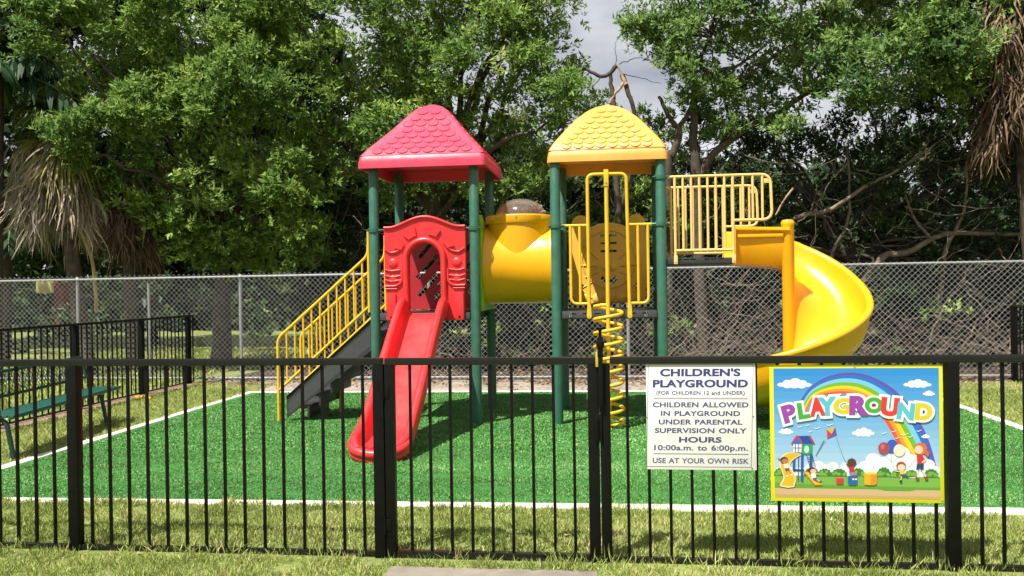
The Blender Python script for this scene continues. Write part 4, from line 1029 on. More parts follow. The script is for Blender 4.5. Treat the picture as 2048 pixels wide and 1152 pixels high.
# ---- climber front with loop ladder frame
b = MB(); yq = Y0-0.01
b.tube([(-0.655, yq, 2.255), (-0.36, yq, 2.255)], 0.017, 10); b.tube([(0.075, yq, 2.252), (0.375, yq, 2.252)], 0.017, 10)
b.tube([(-0.362, yq-0.01, 1.25), (-0.362, yq-0.01, 2.825), (0.072, yq-0.01, 2.825), (0.090, yq-0.01, 1.25)], 0.0195, 12, 0.075)
b.tube([(-0.563, yq, 2.25), (-0.563, yq, 1.372), (-0.37, yq, 1.372)], 0.0175, 10, 0.075); b.tube([(0.303, yq, 2.25), (0.303, yq, 1.372), (0.085, yq, 1.372)], 0.0175, 10, 0.075)
cb = b.build('climber_frame', M['yellow_pipe'], PT, smooth=60)
for x in (-0.458, 0.192):
    b = MB(); b.cyl((x, yq, 1.372), (x, yq, 2.25), 0.0165, 10); b.build('baluster', M['yellow_pipe'], cb)
for x in (-0.362, 0.090):
    b = MB(); P = [(x+0.027*math.cos(a), 1.235+0.03*math.sin(a)) for a in [math.pi+math.pi*k/10 for k in range(11)]]+[(x+0.02, 1.36), (x-0.02, 1.36)]
    b.plate(P, [], XZ, yq-0.034, yq-0.024); b.lathe((x, yq-0.037, 1.238), [(0, -0.003), (0.009, -0.002), (0.011, 0.006)], 10, 'y'); b.build('foot_tab', M['yellow_pipe'], cb)
# corkscrew climber
yp = 9.69
b = MB(); b.cyl((-0.148, yp, 0), (-0.148, yp, 2.79), 0.0225, 14); sc = b.build('corkscrew_climber', M['yellow_pipe'], PT, label='yellow corkscrew coil climber round an upright pole')
b = MB(); b.box((-0.174, yp-0.028, 2.66), (-0.122, yp+0.23, 2.845), 0.006); b.build('top_bracket', M['yellow_pipe'], sc)
b = MB(); b.lathe((-0.148, yp-0.03, 2.70), [(0, -0.004), (0.008, -0.003), (0.010, 0.004)], 10, 'y'); b.build('bolt', M['bolt'], sc)
pts = []; turns = 8.55; zt, zb_ = 1.345, 0.065
for k in range(int(turns*28)+1):
    a = math.pi*0.95-2*math.pi*(k/28); q = k/(turns*28)
    pts.append((-0.148+0.153*math.cos(a), yp+0.153*math.sin(a), zt+(zb_-zt)*q))
pts = [(-0.148, yp, 1.36), (-0.22, yp+0.0, 1.36)]+pts+[(-0.148+0.07, yp-0.05, 0.05), (-0.148, yp, 0.05)]
b = MB(); b.tube(pts, 0.0195, 9); b.build('coil', M['yellow_pipe'], sc, smooth=80)

# ---- tiger face panel at the back of the yellow tower
def blob(cx, cz, rx, rz, n=20, a0=0, a1=360): return [(cx+rx*math.cos(R(a0+(a1-a0)*k/n)), cz+rz*math.sin(R(a0+(a1-a0)*k/n))) for k in range(n+1)]
tc_ = -0.150
half = [(0.0, 2.362), (0.10, 2.350), (0.18, 2.325), (0.235, 2.30)]+[(0.345+0.115*math.cos(R(a)), 2.345+0.115*math.sin(R(a))) for a in range(165, -20, -18)]+[(0.468, 2.22), (0.475, 1.95), (0.470, 1.60), (0.455, 1.44), (0.41, 1.36), (0.0, 1.345)]
out = [(tc_+x, z) for x, z in half]+[(tc_-x, z) for x, z in half[::-1][1:-1]]
rect = lambda x0, z0, x1, z1: [(x0, z0), (x1, z0), (x1, z1), (x0, z1)]
hol = [rect(tc_-0.10, 2.185, tc_+0.10, 2.215), rect(tc_-0.10, 2.09, tc_+0.10, 2.118), rect(tc_-0.10, 1.99, tc_+0.10, 2.018), rect(tc_-0.014, 2.121, tc_+0.014, 2.182), rect(tc_-0.014, 2.021, tc_+0.014, 2.087)]
hol.append(arc(tc_, 1.70, 0.115, 200, 340, 10)+arc(tc_, 1.73, 0.085, 335, 205, 10))
for s in (-1, 1): hol.append([(tc_+s*0.335, 1.515), (tc_+s*0.375, 1.56), (tc_+s*0.335, 1.60), (tc_+s*0.30, 1.555)])
b = MB(); b.plate(out, hol, XZ, Y1-0.035, Y1+0.015)
tg = b.build('face_panel', M['tan_yellow'], PT, smooth=35, label='mustard yellow tiger face panel with slots')
b = MB()
for cx, cz, r in ((-0.055, 1.80, 0.052), (0.055, 1.80, 0.052), (-0.15, 1.41, 0.07), (0.0, 1.42, 0.085), (0.15, 1.41, 0.07), (-0.30, 1.41, 0.07), (0.30, 1.41, 0.07)):
    b.lathe((tc_+cx, Y1-0.034, cz), [(0.0, -0.026), (r*0.5, -0.022), (r*0.85, -0.010), (r, 0.002)], 16, 'y')
def groove(P, r): b.tube([(tc_+x, Y1-0.036, z) for x, z in P], r, 6, 0.04)
for s in (-1, 1):
    groove([(s*0.13, 1.905), (s*0.31, 2.08)], 0.012); groove([(s*0.14, 1.815), (s*0.36, 1.83)], 0.012); groove([(s*0.13, 1.74), (s*0.30, 1.68)], 0.012); groove([(s*0.20, 1.62), (s*0.33, 1.55)], 0.008)
b.tube([(p[0], Y1-0.036, p[1]) for p in blob(tc_, 1.90, 0.335, 0.36, 36)], 0.011, 6)
b.tube([(p[0], Y1-0.036, p[1]) for p in arc(tc_, 1.80, 0.44, 215, 325, 14)], 0.010, 6)
b.build('face_relief', M['tan_yellow'], tg, smooth=60)

# ---- upper platform railings
def guard(y, dx, mt):
    b = MB()
    b.tube([(0.52+dx, y, 2.770), (1.64+dx, y, 2.770), (1.655+dx, y, 2.272), (1.235+dx, y, 2.272)], 0.0165, 10, 0.11)
    b.tube([(0.605+dx, y, 1.950), (1.235+dx, y, 1.950)], 0.0165, 10)
    r = b.build('guard_rail', mt, PT, smooth=60)
    for i, x in enumerate((0.605, 0.694, 0.784, 0.873, 0.963, 1.052, 1.145, 1.236, 1.345, 1.450, 1.553)):
        long_ = i in (0, 7); z0 = 1.835 if long_ else 1.952 if i < 8 else 2.274
        b = MB(); b.cyl((x+dx, y, z0), (x+dx, y, 2.765), 0.0145 if not long_ else 0.0165, 10); b.build('baluster', mt, r)
    for x in (0.605, 1.236):
        b = MB(); b.box((x+dx-0.021, y-0.028, 1.800), (x+dx+0.021, y-0.018, 1.895), 0.003); b.lathe((x+dx, y-0.03, 1.83), [(0, -0.003), (0.008, -0.002), (0.010, 0.005)], 10, 'y'); b.build('foot_tab', mt, r)
    b = MB(); b.box((1.57+dx, y-0.006, 2.675), (1.645+dx, y+0.006, 2.725), 0.003); b.build('name_tag', mt, r)
    return r
guard(Y0-0.015, 0.0, M['yellow_pale']); guard(Y1-0.06, 0.02, M['yellow_pale'])

# ---- yellow spiral slide
px, py = 1.835, 10.02
b = MB(); b.lathe((px, py, 0), [(0.0, 0), (0.068, 0), (0.068, 2.20), (0.073, 2.215), (0.073, 2.245), (0.055, 2.268), (0.0, 2.275)], 24)
ss = b.build('spiral_slide', M['yellow'], PT, smooth=40, label='yellow spiral slide curling round a central pole')
# straight mouth of the slide
def mouth(x, zf, zt_):
    yN, yF = py-0.035, py+0.895
    return [(x, yN+0.07, zf-0.045), (x, yN+0.02, zf+0.06), (x, yN-0.005, zf+0.20), (x, yN-0.012, zt_-0.06), (x, yN-0.055, zt_-0.03), (x, yN-0.05, zt_), (x, yN-0.01, zt_+0.005), (x, yN+0.015, zt_-0.02), (x, yN+0.02, zf+0.14), (x, yN+0.07, zf+0.03), (x, yN+0.2, zf), (x, yF-0.2, zf), (x, yF-0.07, zf+0.04), (x, yF-0.02, zf+0.14), (x, yF-0.01, zt_-0.02), (x, yF+0.01, zt_), (x, yF+0.05, zt_), (x, yF+0.055, zt_-0.04), (x, yF+0.03, zt_-0.05), (x, yF+0.02, zf-0.02), (x, yF-0.1, zf-0.06), (x, yN+0.15, zf-0.055)]
b = MB(); b.sweep([mouth(1.235+0.605*k/8, 1.845-0.06*(k/8)**1.5, 2.205-0.022*k/8) for k in range(9)])
b.box((1.232, py-0.10, 1.775), (1.262, py-0.028, 2.20), 0.006)
b.box((1.285, py-0.075, 2.082), (1.775, py-0.055, 2.118), 0.008)
b.build('entry_trough', M['yellow'], ss, smooth=45)
prof = [(0.06, 0.30), (0.072, 0.17), (0.12, 0.075), (0.21, 0.02), (0.34, 0.0), (0.52, 0.005), (0.65, 0.045), (0.745, 0.125), (0.800, 0.24), (0.818, 0.355), (0.824, 0.392), (0.842, 0.412), (0.875, 0.416), (0.897, 0.402), (0.900, 0.375), (0.893, 0.352), (0.876, 0.340), (0.868, 0.30), (0.850, 0.20), (0.805, 0.085), (0.72, 0.0), (0.60, -0.045), (0.40, -0.06), (0.22, -0.05), (0.10, 0.0), (0.06, 0.07)]
def zbed(t):                                            # 0..1 over three quarters of a turn and the run-out
    pts = [(0, 1.735), (0.12, 1.565), (1/3, 1.035), (0.5, 0.760), (2/3, 0.512), (0.85, 0.315), (1.0, 0.235)]
    for (t0, z0), (t1, z1) in zip(pts, pts[1:]):
        if t <= t1: return z0+(z1-z0)*(t-t0)/(t1-t0)
    return pts[-1][1]
def zs(t): return sum(zbed(min(1, max(0, t+d))) for d in (-.08, -.04, 0, .04, .08))/5 if 0.08 < t < 0.92 else zbed(t)
secs = []
for k in range(73):
    t = k/72; a = R(90-270*t); z = zs(t)
    secs.append([(px+0.968*p[0]*math.cos(a), py+0.968*p[0]*math.sin(a), z+p[1]*(1 if t < 0.85 else 1-0.25*(t-0.85)/0.15)) for p in prof])
for k in range(1, 9):                                   # straight run-out heading away from the camera
    q = k/8; secs.append([(px-0.968*p[0], py+0.62*q, 0.235-0.05*q+p[1]*(0.75-0.35*q*q)) for p in prof])
b = MB(); b.sweep(secs); b.build('spiral_trough', M['yellow'], ss, smooth=60)
b = MB(); b.cyl((px-0.45, py+0.45, 0), (px-0.45, py+0.45, 0.19), 0.03, 10); b.build('foot', M['deck'], ss)

# ================================================================== BENCH
bn = thing('park_bench', 'long green metal park bench on the grass by the black side fence', 'bench', (-6.25, 8.8, 0))
bd = Vector((-0.155, 1.0, 0)).normalized(); bnrm = Vector((bd.y, -bd.x, 0))     # along, and towards the yard
B0 = Vector((-6.06, 10.02, 0))
def bp(s, t, z): return B0-bd*s+bnrm*(-t)+Vector((0, 0, z))                     # s along from the far end, t back from the front edge
def bbox(mb, s0, s1, t0, t1, z0, z1, bev=0.004):
    m = MB(); m.box((s0, t0, z0), (s1, t1, z1), bev); mb.add([bp(*v) for v in m.v], m.f)
m = MB(); bbox(m, 0, 2.44, 0, 0.055, 0.405, 0.445, 0.012)
for k in range(5): bbox(m, 0.0, 2.44, 0.062+k*0.055, 0.112+k*0.055, 0.418, 0.443, 0.008)
m.build('seat', M['bench'], bn)
m = MB(); m.tube([bp(0.02, 0.40, 0.56), bp(0.02, 0.46, 0.80), bp(2.42, 0.46, 0.80), bp(2.42, 0.40, 0.56), ], 0.018, 8, 0.06)
m.tube([bp(0.02, 0.40, 0.56), bp(2.42, 0.40, 0.56)], 0.016, 8)
for k in range(-3, 40):                                  # expanded metal mesh panel
    for sg in (1, -1):
        a0 = 0.05+k*0.0615; a1 = a0+0.20
        if sg < 0: a0, a1 = a1, a0
        if min(a0, a1) < 0.02 or max(a0, a1) > 2.43: continue
        m.tube([bp(a0, 0.403, 0.57), bp(a1, 0.457, 0.79)], 0.0035, 4)
m.build('backrest', M['bench_dark'], bn)
for s in (0.36, 2.40):
    m = MB(); m.tube([bp(s, 0.02, 0.0), bp(s, 0.09, 0.39), bp(s, 0.30, 0.40), bp(s, 0.36, 0.0)], 0.022, 8, 0.06); m.tube([bp(s, 0.28, 0.40), bp(s, 0.41, 0.56), bp(s, 0.455, 0.76)], 0.018, 8, 0.05); m.build('leg', M['bench_dark'], bn)
b = MB(); b.tube([(-7.05, 12.15, 0.03), (-6.93, 12.05, 0.055), (-6.80, 12.0, 0.03)], 0.018, 8); b.box((-7.12, 12.1, 0.01), (-7.0, 12.2, 0.05), 0.01)
tag(b.build('plastic_scrap', M['yellow_pipe']), 'small bent yellow plastic piece lying by the side fence', 'scrap')

# ================================================================== TREES AND PLANTS
def tree(name, label, base, group='trees behind the back fence'):
    return thing(name, label, 'tree', base, group)
def limbs_to(mb, hub, targets, r0, r1, n=7, wig=0.10):
    for t in targets:
        m_ = Vector(hub).lerp(Vector(t), 0.5)+Vector((random.gauss(0, .15), random.gauss(0, .15), random.uniform(0.0, 0.35)))
        limb(mb, [hub, m_, t], r0, r1, wig, 5, n)
def pick(C, n, seed):
    g = np.random.default_rng(seed); return [tuple(C[i]+np.array([0, 0.15, 0])) for i in g.choice(len(C), min(n, len(C)), replace=False)]

def full_tree(name, label, base, hub, poly, y0, depth, per_m2, seed, mt='leaf_a', nl=14, r=0.16, bark='bark', **kw):
    t = tree(name, label, base)
    ob, C = crown('crown', t, M[mt], poly, y0, depth, per_m2, seed, **kw)
    m = MB(); random.seed(seed)
    b0 = Vector(base); h = Vector(hub)
    limb(m, [b0, b0.lerp(h, 0.4)+Vector((random.gauss(0, .12), 0, 0)), h], r*1.25, r*0.8, 0.05, 5, 10)
    limbs_to(m, hub, pick(C, nl, seed), r*0.55, 0.016)
    m.build('trunk', M[bark], t, smooth=60)
    return t, C

t1, C1 = full_tree('broadleaf_tree', 'bright light green bushy tree reaching down to the left of the chain link fence', (-7.9, 16.4, 0), (-7.7, 16.5, 2.6),
    [(-10.9, 7.9), (-10.7, 6.0), (-10.2, 5.0), (-9.6, 4.0), (-9.2, 3.1), (-8.6, 2.5), (-8.0, 2.0), (-7.0, 1.85), (-6.2, 1.9), (-5.6, 2.3), (-5.3, 3.4), (-5.9, 5.0), (-6.3, 7.9)],
    15.25, 1.9, 29, 101, r=0.11, ln=0.105, wd=0.042, amp=0.66, tintbase=0.50, hole=-1.25, clump=0.34, under=(3.5, 0.55))
t2, C2 = full_tree('broadleaf_tree', 'largest dense green tree, its crown rising behind the red tower roof', (-3.6, 16.9, 0), (-3.5, 16.8, 3.0),
    [(-6.9, 7.9), (-6.6, 5.4), (-6.0, 4.2), (-5.3, 3.4), (-4.2, 3.15), (-3.4, 3.4), (-2.4, 3.1), (-1.5, 3.2), (-0.95, 3.7), (-0.45, 4.3), (-0.75, 5.0), (-0.72, 5.6), (-0.9, 6.6), (-1.0, 7.9)],
    15.2, 2.2, 25, 102, ln=0.098, wd=0.036, amp=0.66, tintbase=0.46, hole=-1.45, clump=0.34, under=(4.3, 0.6))
t3 = tree('broadleaf_tree', 'open crowned tree with forked trunk and torn limbs above the pale yellow guard rails', (1.40, 15.6, 0))
ob, C3 = crown('crown', t3, M['leaf_b'], [(0.15, 6.05), (0.10, 6.35), (0.75, 6.5), (1.0, 7.9), (7.4, 7.9), (7.3, 5.2), (6.2, 4.5), (5.6, 4.1), (5.0, 4.5), (4.3, 4.5), (4.2, 4.35), (3.7, 4.45), (3.0, 4.1), (2.2, 4.0), (1.5, 4.1), (1.1, 4.75), (0.75, 5.35), (0.75, 5.7)],
    15.3, 1.9, 31, 103, ln=0.102, wd=0.036, amp=0.55, hole=-1.5, tintbase=0.48, clump=0.30)
m = MB(); random.seed(5)
limb(m, [(1.45, 15.7, 0), (1.36, 15.62, 1.8), (1.33, 15.6, 3.48), (1.28, 15.6, 3.94), (1.30, 15.6, 4.39), (1.32, 15.6, 5.0)], 0.12, 0.055, 0.012, 4, 10)
limb(m, [(1.31, 15.6, 4.88), (1.42, 15.6, 5.08), (1.54, 15.6, 5.23), (1.43, 15.6, 5.36), (1.47, 15.6, 5.6), (1.6, 15.6, 5.85), (1.7, 15.7, 6.5)], 0.055, 0.022, 0.012, 4, 8)
limb(m, [(1.54, 15.6, 5.2), (1.7, 15.6, 5.13), (1.99, 15.6, 5.12), (2.26, 15.6, 5.18), (2.49, 15.6, 5.34), (3.0, 15.8, 5.7)], 0.038, 0.014, 0.015, 4, 8)
limb(m, [(1.50, 15.6, 5.16), (1.82, 15.6, 5.28), (2.11, 15.6, 5.36), (2.6, 15.7, 5.75)], 0.042, 0.016, 0.015, 4, 8)
limb(m, [(1.02, 15.6, 4.3), (0.88, 15.6, 4.47), (0.77, 15.6, 4.72), (0.70, 15.6, 4.86)], 0.05, 0.026, 0.01, 4, 8)
limb(m, [(1.02, 15.6, 4.3), (1.15, 15.6, 4.46), (1.28, 15.6, 4.7), (1.31, 15.6, 4.86)], 0.045, 0.035, 0.01, 4, 8)
limb(m, [(1.02, 15.6, 4.32), (1.03, 15.6, 4.1), (0.9, 15.6, 3.8), (0.84, 15.6, 3.5), (0.8, 15.7, 0)], 0.06, 0.09, 0.015, 4, 8)
limb(m, [(1.35, 15.6, 4.86), (1.22, 15.6, 4.88), (1.08, 15.6, 4.90)], 0.025, 0.018, 0.008, 4, 7)
limb(m, [(1.37, 15.6, 4.84), (1.51, 15.6, 4.73), (1.69, 15.6, 4.8), (1.85, 15.6, 4.86)], 0.024, 0.010, 0.008, 4, 7)
limb(m, [(1.32, 15.62, 3.3), (1.59, 15.6, 3.78), (1.95, 15.6, 4.07), (2.18, 15.6, 4.24), (2.57, 15.6, 4.4), (2.98, 15.65, 4.66), (3.4, 15.8, 4.95), (4.3, 16.0, 5.5)], 0.075, 0.035, 0.015, 4, 9)
limbs_to(m, (3.2, 15.75, 4.85), pick(C3[C3[:, 0] > 2.6], 9, 9), 0.028, 0.008, 6, 0.06); limbs_to(m, (1.6, 15.6, 5.85), pick(C3[C3[:, 0] < 2.8], 9, 10), 0.020, 0.006, 6, 0.05)
m.build('trunk', M['bark'], t3, smooth=60)
m = MB(); random.seed(6)
limb(m, [(1.43, 15.58, 5.0), (1.49, 15.58, 5.18), (1.54, 15.58, 5.33)], 0.042, 0.004, 0.012, 4, 7); limb(m, [(1.10, 15.58, 4.895), (1.04, 15.57, 4.90)], 0.026, 0.008, 0.004, 3, 7); limb(m, [(1.27, 15.57, 4.95), (1.30, 15.56, 5.06)], 0.03, 0.006, 0.004, 3, 7)
m.build('torn_wood', M['bark_pale'], t3, smooth=60, label='orange brown torn wood where limbs broke off')
# broken limb rising behind the yellow roof
t4 = tree('broken_tree', 'thin broken tree with a pale split limb sticking up behind the yellow roof', (-0.05, 15.5, 0))
ob, C4 = crown('crown', t4, M['leaf_a'], [(-1.0, 5.1), (-0.45, 4.95), (0.25, 4.75), (0.95, 4.55), (1.3, 3.8), (1.25, 2.3), (-1.2, 2.3), (-1.2, 3.4)], 15.75, 0.9, 17, 104, ln=0.09, wd=0.032, amp=0.30, hole=-0.8, tintbase=0.5, clump=0.24)
m = MB(); random.seed(8)
limb(m, [(-0.05, 15.5, 0), (-0.02, 15.45, 2.2), (-0.09, 15.4, 4.5), (-0.10, 15.4, 4.8), (-0.12, 15.4, 5.01), (-0.13, 15.4, 5.23)], 0.07, 0.03, 0.012, 4, 8)
limb(m, [(0.30, 15.5, 4.2), (0.24, 15.4, 4.7), (0.17, 15.4, 4.88), (0.12, 15.4, 5.07), (0.07, 15.4, 5.22)], 0.035, 0.045, 0.008, 4, 8)
limb(m, [(-0.02, 15.45, 2.8), (0.2, 15.5, 3.6), (0.30, 15.5, 4.2)], 0.04, 0.035, 0.008, 4, 8)
limb(m, [(-0.82, 15.4, 5.40), (-0.64, 15.4, 5.37), (-0.46, 15.4, 5.29), (-0.28, 15.4, 5.2), (-0.14, 15.4, 5.26), (-0.02, 15.4, 5.38)], 0.022, 0.040, 0.010, 5, 8)
for a, b_, c in (((-0.3, 15.4, 5.2), (-0.45, 15.4, 4.95), (-0.5, 15.4, 4.7)), ((0.05, 15.4, 5.25), (0.35, 15.4, 5.15), (0.75, 15.45, 5.05)), ((0.1, 15.4, 5.05), (-0.05, 15.4, 5.55), (0.0, 15.4, 5.85)), ((0.02, 15.4, 5.4), (0.3, 15.4, 5.5), (0.55, 15.4, 5.45))):
    limb(m, [a, b_, c], 0.010, 0.003, 0.03, 6, 5)
m.build('trunk', M['bark'], t4, smooth=60)
m = MB()
limb(m, [(0.13, 15.37, 5.03), (0.06, 15.37, 5.22), (-0.015, 15.37, 5.43)], 0.045, 0.005, 0.010, 5, 7); limb(m, [(-0.16, 15.37, 4.72), (-0.06, 15.37, 4.88), (0.05, 15.37, 5.01), (0.12, 15.37, 5.10)], 0.02, 0.030, 0.010, 5, 7)
m.build('split_limb', M['bark_pale'], t4, smooth=60, label='pale freshly split limb')
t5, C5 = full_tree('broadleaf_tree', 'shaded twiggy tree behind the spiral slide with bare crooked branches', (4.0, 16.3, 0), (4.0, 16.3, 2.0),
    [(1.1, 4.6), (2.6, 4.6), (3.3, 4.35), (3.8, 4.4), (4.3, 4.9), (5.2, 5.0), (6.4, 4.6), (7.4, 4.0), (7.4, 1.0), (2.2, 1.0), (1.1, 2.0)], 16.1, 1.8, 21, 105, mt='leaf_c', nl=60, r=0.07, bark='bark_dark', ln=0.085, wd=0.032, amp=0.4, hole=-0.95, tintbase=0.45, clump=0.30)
m = MB(); random.seed(12)
for P, r0 in (([(1.9, 15.9, 2.0), (3.0, 15.8, 2.67), (3.61, 15.8, 2.82), (4.18, 15.8, 3.19), (4.71, 15.8, 3.46), (5.4, 16, 3.9)], 0.05), ([(4.0, 16, 1.2), (4.51, 16.0, 1.97), (4.91, 16.0, 2.05), (5.4, 16.0, 2.29), (5.8, 16.0, 2.37), (7.2, 16.0, 2.3)], 0.07), ([(5.4, 16.0, 0.6), (5.55, 16.0, 1.95), (5.76, 16.0, 2.45), (5.92, 16.0, 2.95), (5.93, 16.0, 3.6)], 0.045), ([(5.4, 16.0, 2.2), (5.08, 16.0, 2.63), (4.85, 16.0, 3.23), (4.61, 16.0, 3.8)], 0.03), ([(3.4, 16, 0.5), (3.69, 16.0, 2.07), (3.94, 16.0, 2.53), (3.99, 16.0, 3.17), (3.96, 16.0, 3.9)], 0.04)):
    limb(m, P, r0, r0*0.4, 0.02, 4, 7)
for k in range(230):
    x = random.uniform(1.2, 7.2); z = random.uniform(0.6, 4.0); y = random.uniform(15.4, 17.2); a = random.uniform(-0.6, 1.2)*random.choice((-1, 1)); l = random.uniform(0.6, 1.8)
    limb(m, [(x, y, z), (x+l*0.5*math.cos(a), y, z+l*0.5*math.sin(a)), (x+l*math.cos(a+0.3), y+0.1, z+l*math.sin(a+0.3))], random.choice((0.006, 0.008, 0.012)), 0.0025, 0.05, 5, 5)
m.build('branches', M['twig_light'], t5, smooth=60)
m = MB(); limb(m, [(2.59, 15.2, 2.70), (2.73, 15.2, 2.95), (2.88, 15.2, 3.14)], 0.014, 0.02, 0.004, 3, 6); m.build('torn_wood', M['bark_pale'], t5)
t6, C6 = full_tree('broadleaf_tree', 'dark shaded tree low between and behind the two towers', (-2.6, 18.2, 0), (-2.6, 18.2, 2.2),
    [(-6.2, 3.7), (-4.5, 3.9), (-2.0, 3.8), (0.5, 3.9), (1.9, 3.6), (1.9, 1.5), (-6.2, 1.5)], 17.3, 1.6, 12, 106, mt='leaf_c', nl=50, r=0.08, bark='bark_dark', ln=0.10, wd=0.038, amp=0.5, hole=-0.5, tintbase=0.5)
m = MB(); random.seed(14)
for k in range(60):
    x = random.uniform(-6.3, 1.6); z = random.uniform(1.2, 3.6); y = random.uniform(15.6, 17.4); a = random.uniform(-0.3, 1.3)*random.choice((-1, 1)); l = random.uniform(0.6, 2.0)
    limb(m, [(x, y, z), (x+l*0.5*math.cos(a), y, z+l*0.5*math.sin(a)), (x+l*math.cos(a+0.3), y+0.1, z+l*math.sin(a+0.3))], 0.014, 0.003, 0.05, 5, 5)
m.build('branches', M['twig'], t6, smooth=60)
# right hand bright boughs near the palm
t7, C7 = full_tree('broadleaf_tree', 'leafy green tree at the upper right beside the dead palm skirt', (8.4, 16.8, 0), (8.2, 16.8, 3.4),
    [(4.5, 5.3), (5.4, 4.6), (6.2, 4.6), (7.0, 4.2), (9.5, 4.0), (10.5, 7.9), (4.6, 7.9)], 15.3, 1.8, 27, 107, ln=0.105, wd=0.040, amp=0.5, hole=-0.5, tintbase=0.5, clump=0.30)
# darker trees further back
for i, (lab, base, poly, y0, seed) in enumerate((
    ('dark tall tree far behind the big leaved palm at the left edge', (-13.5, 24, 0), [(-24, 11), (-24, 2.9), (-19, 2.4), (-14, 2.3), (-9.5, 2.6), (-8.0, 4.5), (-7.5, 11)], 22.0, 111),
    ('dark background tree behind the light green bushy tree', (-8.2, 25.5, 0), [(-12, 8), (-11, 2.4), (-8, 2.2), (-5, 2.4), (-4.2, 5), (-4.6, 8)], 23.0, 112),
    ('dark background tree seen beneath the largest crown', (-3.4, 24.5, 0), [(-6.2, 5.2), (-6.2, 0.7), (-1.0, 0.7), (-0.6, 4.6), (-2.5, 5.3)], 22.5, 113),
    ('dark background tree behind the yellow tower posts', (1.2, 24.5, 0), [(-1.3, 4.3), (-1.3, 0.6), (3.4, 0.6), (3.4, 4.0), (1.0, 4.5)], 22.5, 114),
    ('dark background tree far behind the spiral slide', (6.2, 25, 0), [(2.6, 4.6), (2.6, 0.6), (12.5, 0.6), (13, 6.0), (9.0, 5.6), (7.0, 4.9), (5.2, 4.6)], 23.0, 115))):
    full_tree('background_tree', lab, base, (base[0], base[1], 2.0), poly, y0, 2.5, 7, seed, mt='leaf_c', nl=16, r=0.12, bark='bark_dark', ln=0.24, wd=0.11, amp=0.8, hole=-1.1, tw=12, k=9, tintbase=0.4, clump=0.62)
# a far line of trees that reads as one mass
def far_wood(name, x0, x1, y, z0, z1, per, seed, label, ln=0.8):
    t = tree(name, label, ((x0+x1)/2, y, 0), None); t['kind'] = 'stuff'; t['category'] = 'wood'
    ws_ = Waves(seed, (x1-x0)/16, (x1-x0)/5)
    top = [(x0+(x1-x0)*k/40, z1*(0.86+0.10*float(ws_(x0+(x1-x0)*k/40, 0)))) for k in range(41)]
    crown('foliage', t, M['leaf_c'], top+[(x1, z0), (x0, z0)], y, y*0.08, per, seed, ln=ln, wd=ln*0.5, amp=y*0.03, tw=9, k=6, tintbase=0.35, clump=ln*2.6)
far_wood('treeline', -48, -8, 33, 0.0, 8, 3.2, 121, 'far off dark wood across the field', 0.5)
far_wood('treeline', -16, 40, 40, 0.0, 5.6, 2.2, 122, 'dim wood behind all the trees', 0.5)

# undergrowth behind the chain link fence
def brush(name, label, poly, y0, depth, per, seed, mt, **kw):
    o, C = crown(name, None, M[mt], poly, y0, depth, per, seed, **kw); tag(o, label, 'undergrowth', None, 'stuff'); return o
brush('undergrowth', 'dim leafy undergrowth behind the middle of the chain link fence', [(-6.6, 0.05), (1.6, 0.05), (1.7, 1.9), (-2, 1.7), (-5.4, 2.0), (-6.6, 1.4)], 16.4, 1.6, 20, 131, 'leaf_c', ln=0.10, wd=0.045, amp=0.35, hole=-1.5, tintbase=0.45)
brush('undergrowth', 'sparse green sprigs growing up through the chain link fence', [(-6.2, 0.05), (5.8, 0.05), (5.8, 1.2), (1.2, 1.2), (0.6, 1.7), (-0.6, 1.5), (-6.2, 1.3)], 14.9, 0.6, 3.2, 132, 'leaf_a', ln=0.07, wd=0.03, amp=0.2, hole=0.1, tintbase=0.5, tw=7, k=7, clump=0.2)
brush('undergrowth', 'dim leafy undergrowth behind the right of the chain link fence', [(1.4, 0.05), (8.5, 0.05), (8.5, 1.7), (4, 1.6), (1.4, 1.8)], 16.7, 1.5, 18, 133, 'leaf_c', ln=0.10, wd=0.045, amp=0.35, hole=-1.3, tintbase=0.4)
brush('undergrowth', 'added dark shrubs standing in for shade beyond the left of the chain link fence', [(-17, 0.1), (-8.4, 0.1), (-8.4, 0.9), (-9.2, 1.9), (-11, 1.5), (-12.5, 2.0), (-14, 1.4), (-17, 2.0)], 20.5, 1.2, 4.2, 134, 'leaf_c', ln=0.13, wd=0.06, amp=0.4, hole=-0.15, tintbase=0.5)  # dark-leaved shrub row added to stand in for shade over the far lawn
random.seed(21); m = MB()
def stick(x, y, z, a, l, r): limb(m, [(x, y, z), (x+l*0.5*math.cos(a), y+random.gauss(0, .1), z+l*0.55*math.sin(a)), (x+l*math.cos(a), y+random.gauss(0, .2), max(0.03, z+l*math.sin(a)*0.95))], r, r*0.3, 0.05, 5, 5)
for k in range(290):
    c = random.random()
    x = random.uniform(0.5, 2.8) if c < 0.42 else random.uniform(2.8, 7.0) if c < 0.84 else random.uniform(-5.5, 0.5)
    stick(x, random.uniform(14.7, 15.9), random.uniform(0.03, 0.35), random.choice((random.uniform(0.1, 1.2), random.uniform(1.9, 3.0))), random.uniform(0.5, 1.8), random.choice((0.004, 0.005, 0.006, 0.008, 0.016)))
ob = m.build('brushwood', M['twig_light'], None, smooth=60); tag(ob, 'tangle of dry fallen sticks behind the right of the chain link fence', 'brushwood', None, 'stuff')

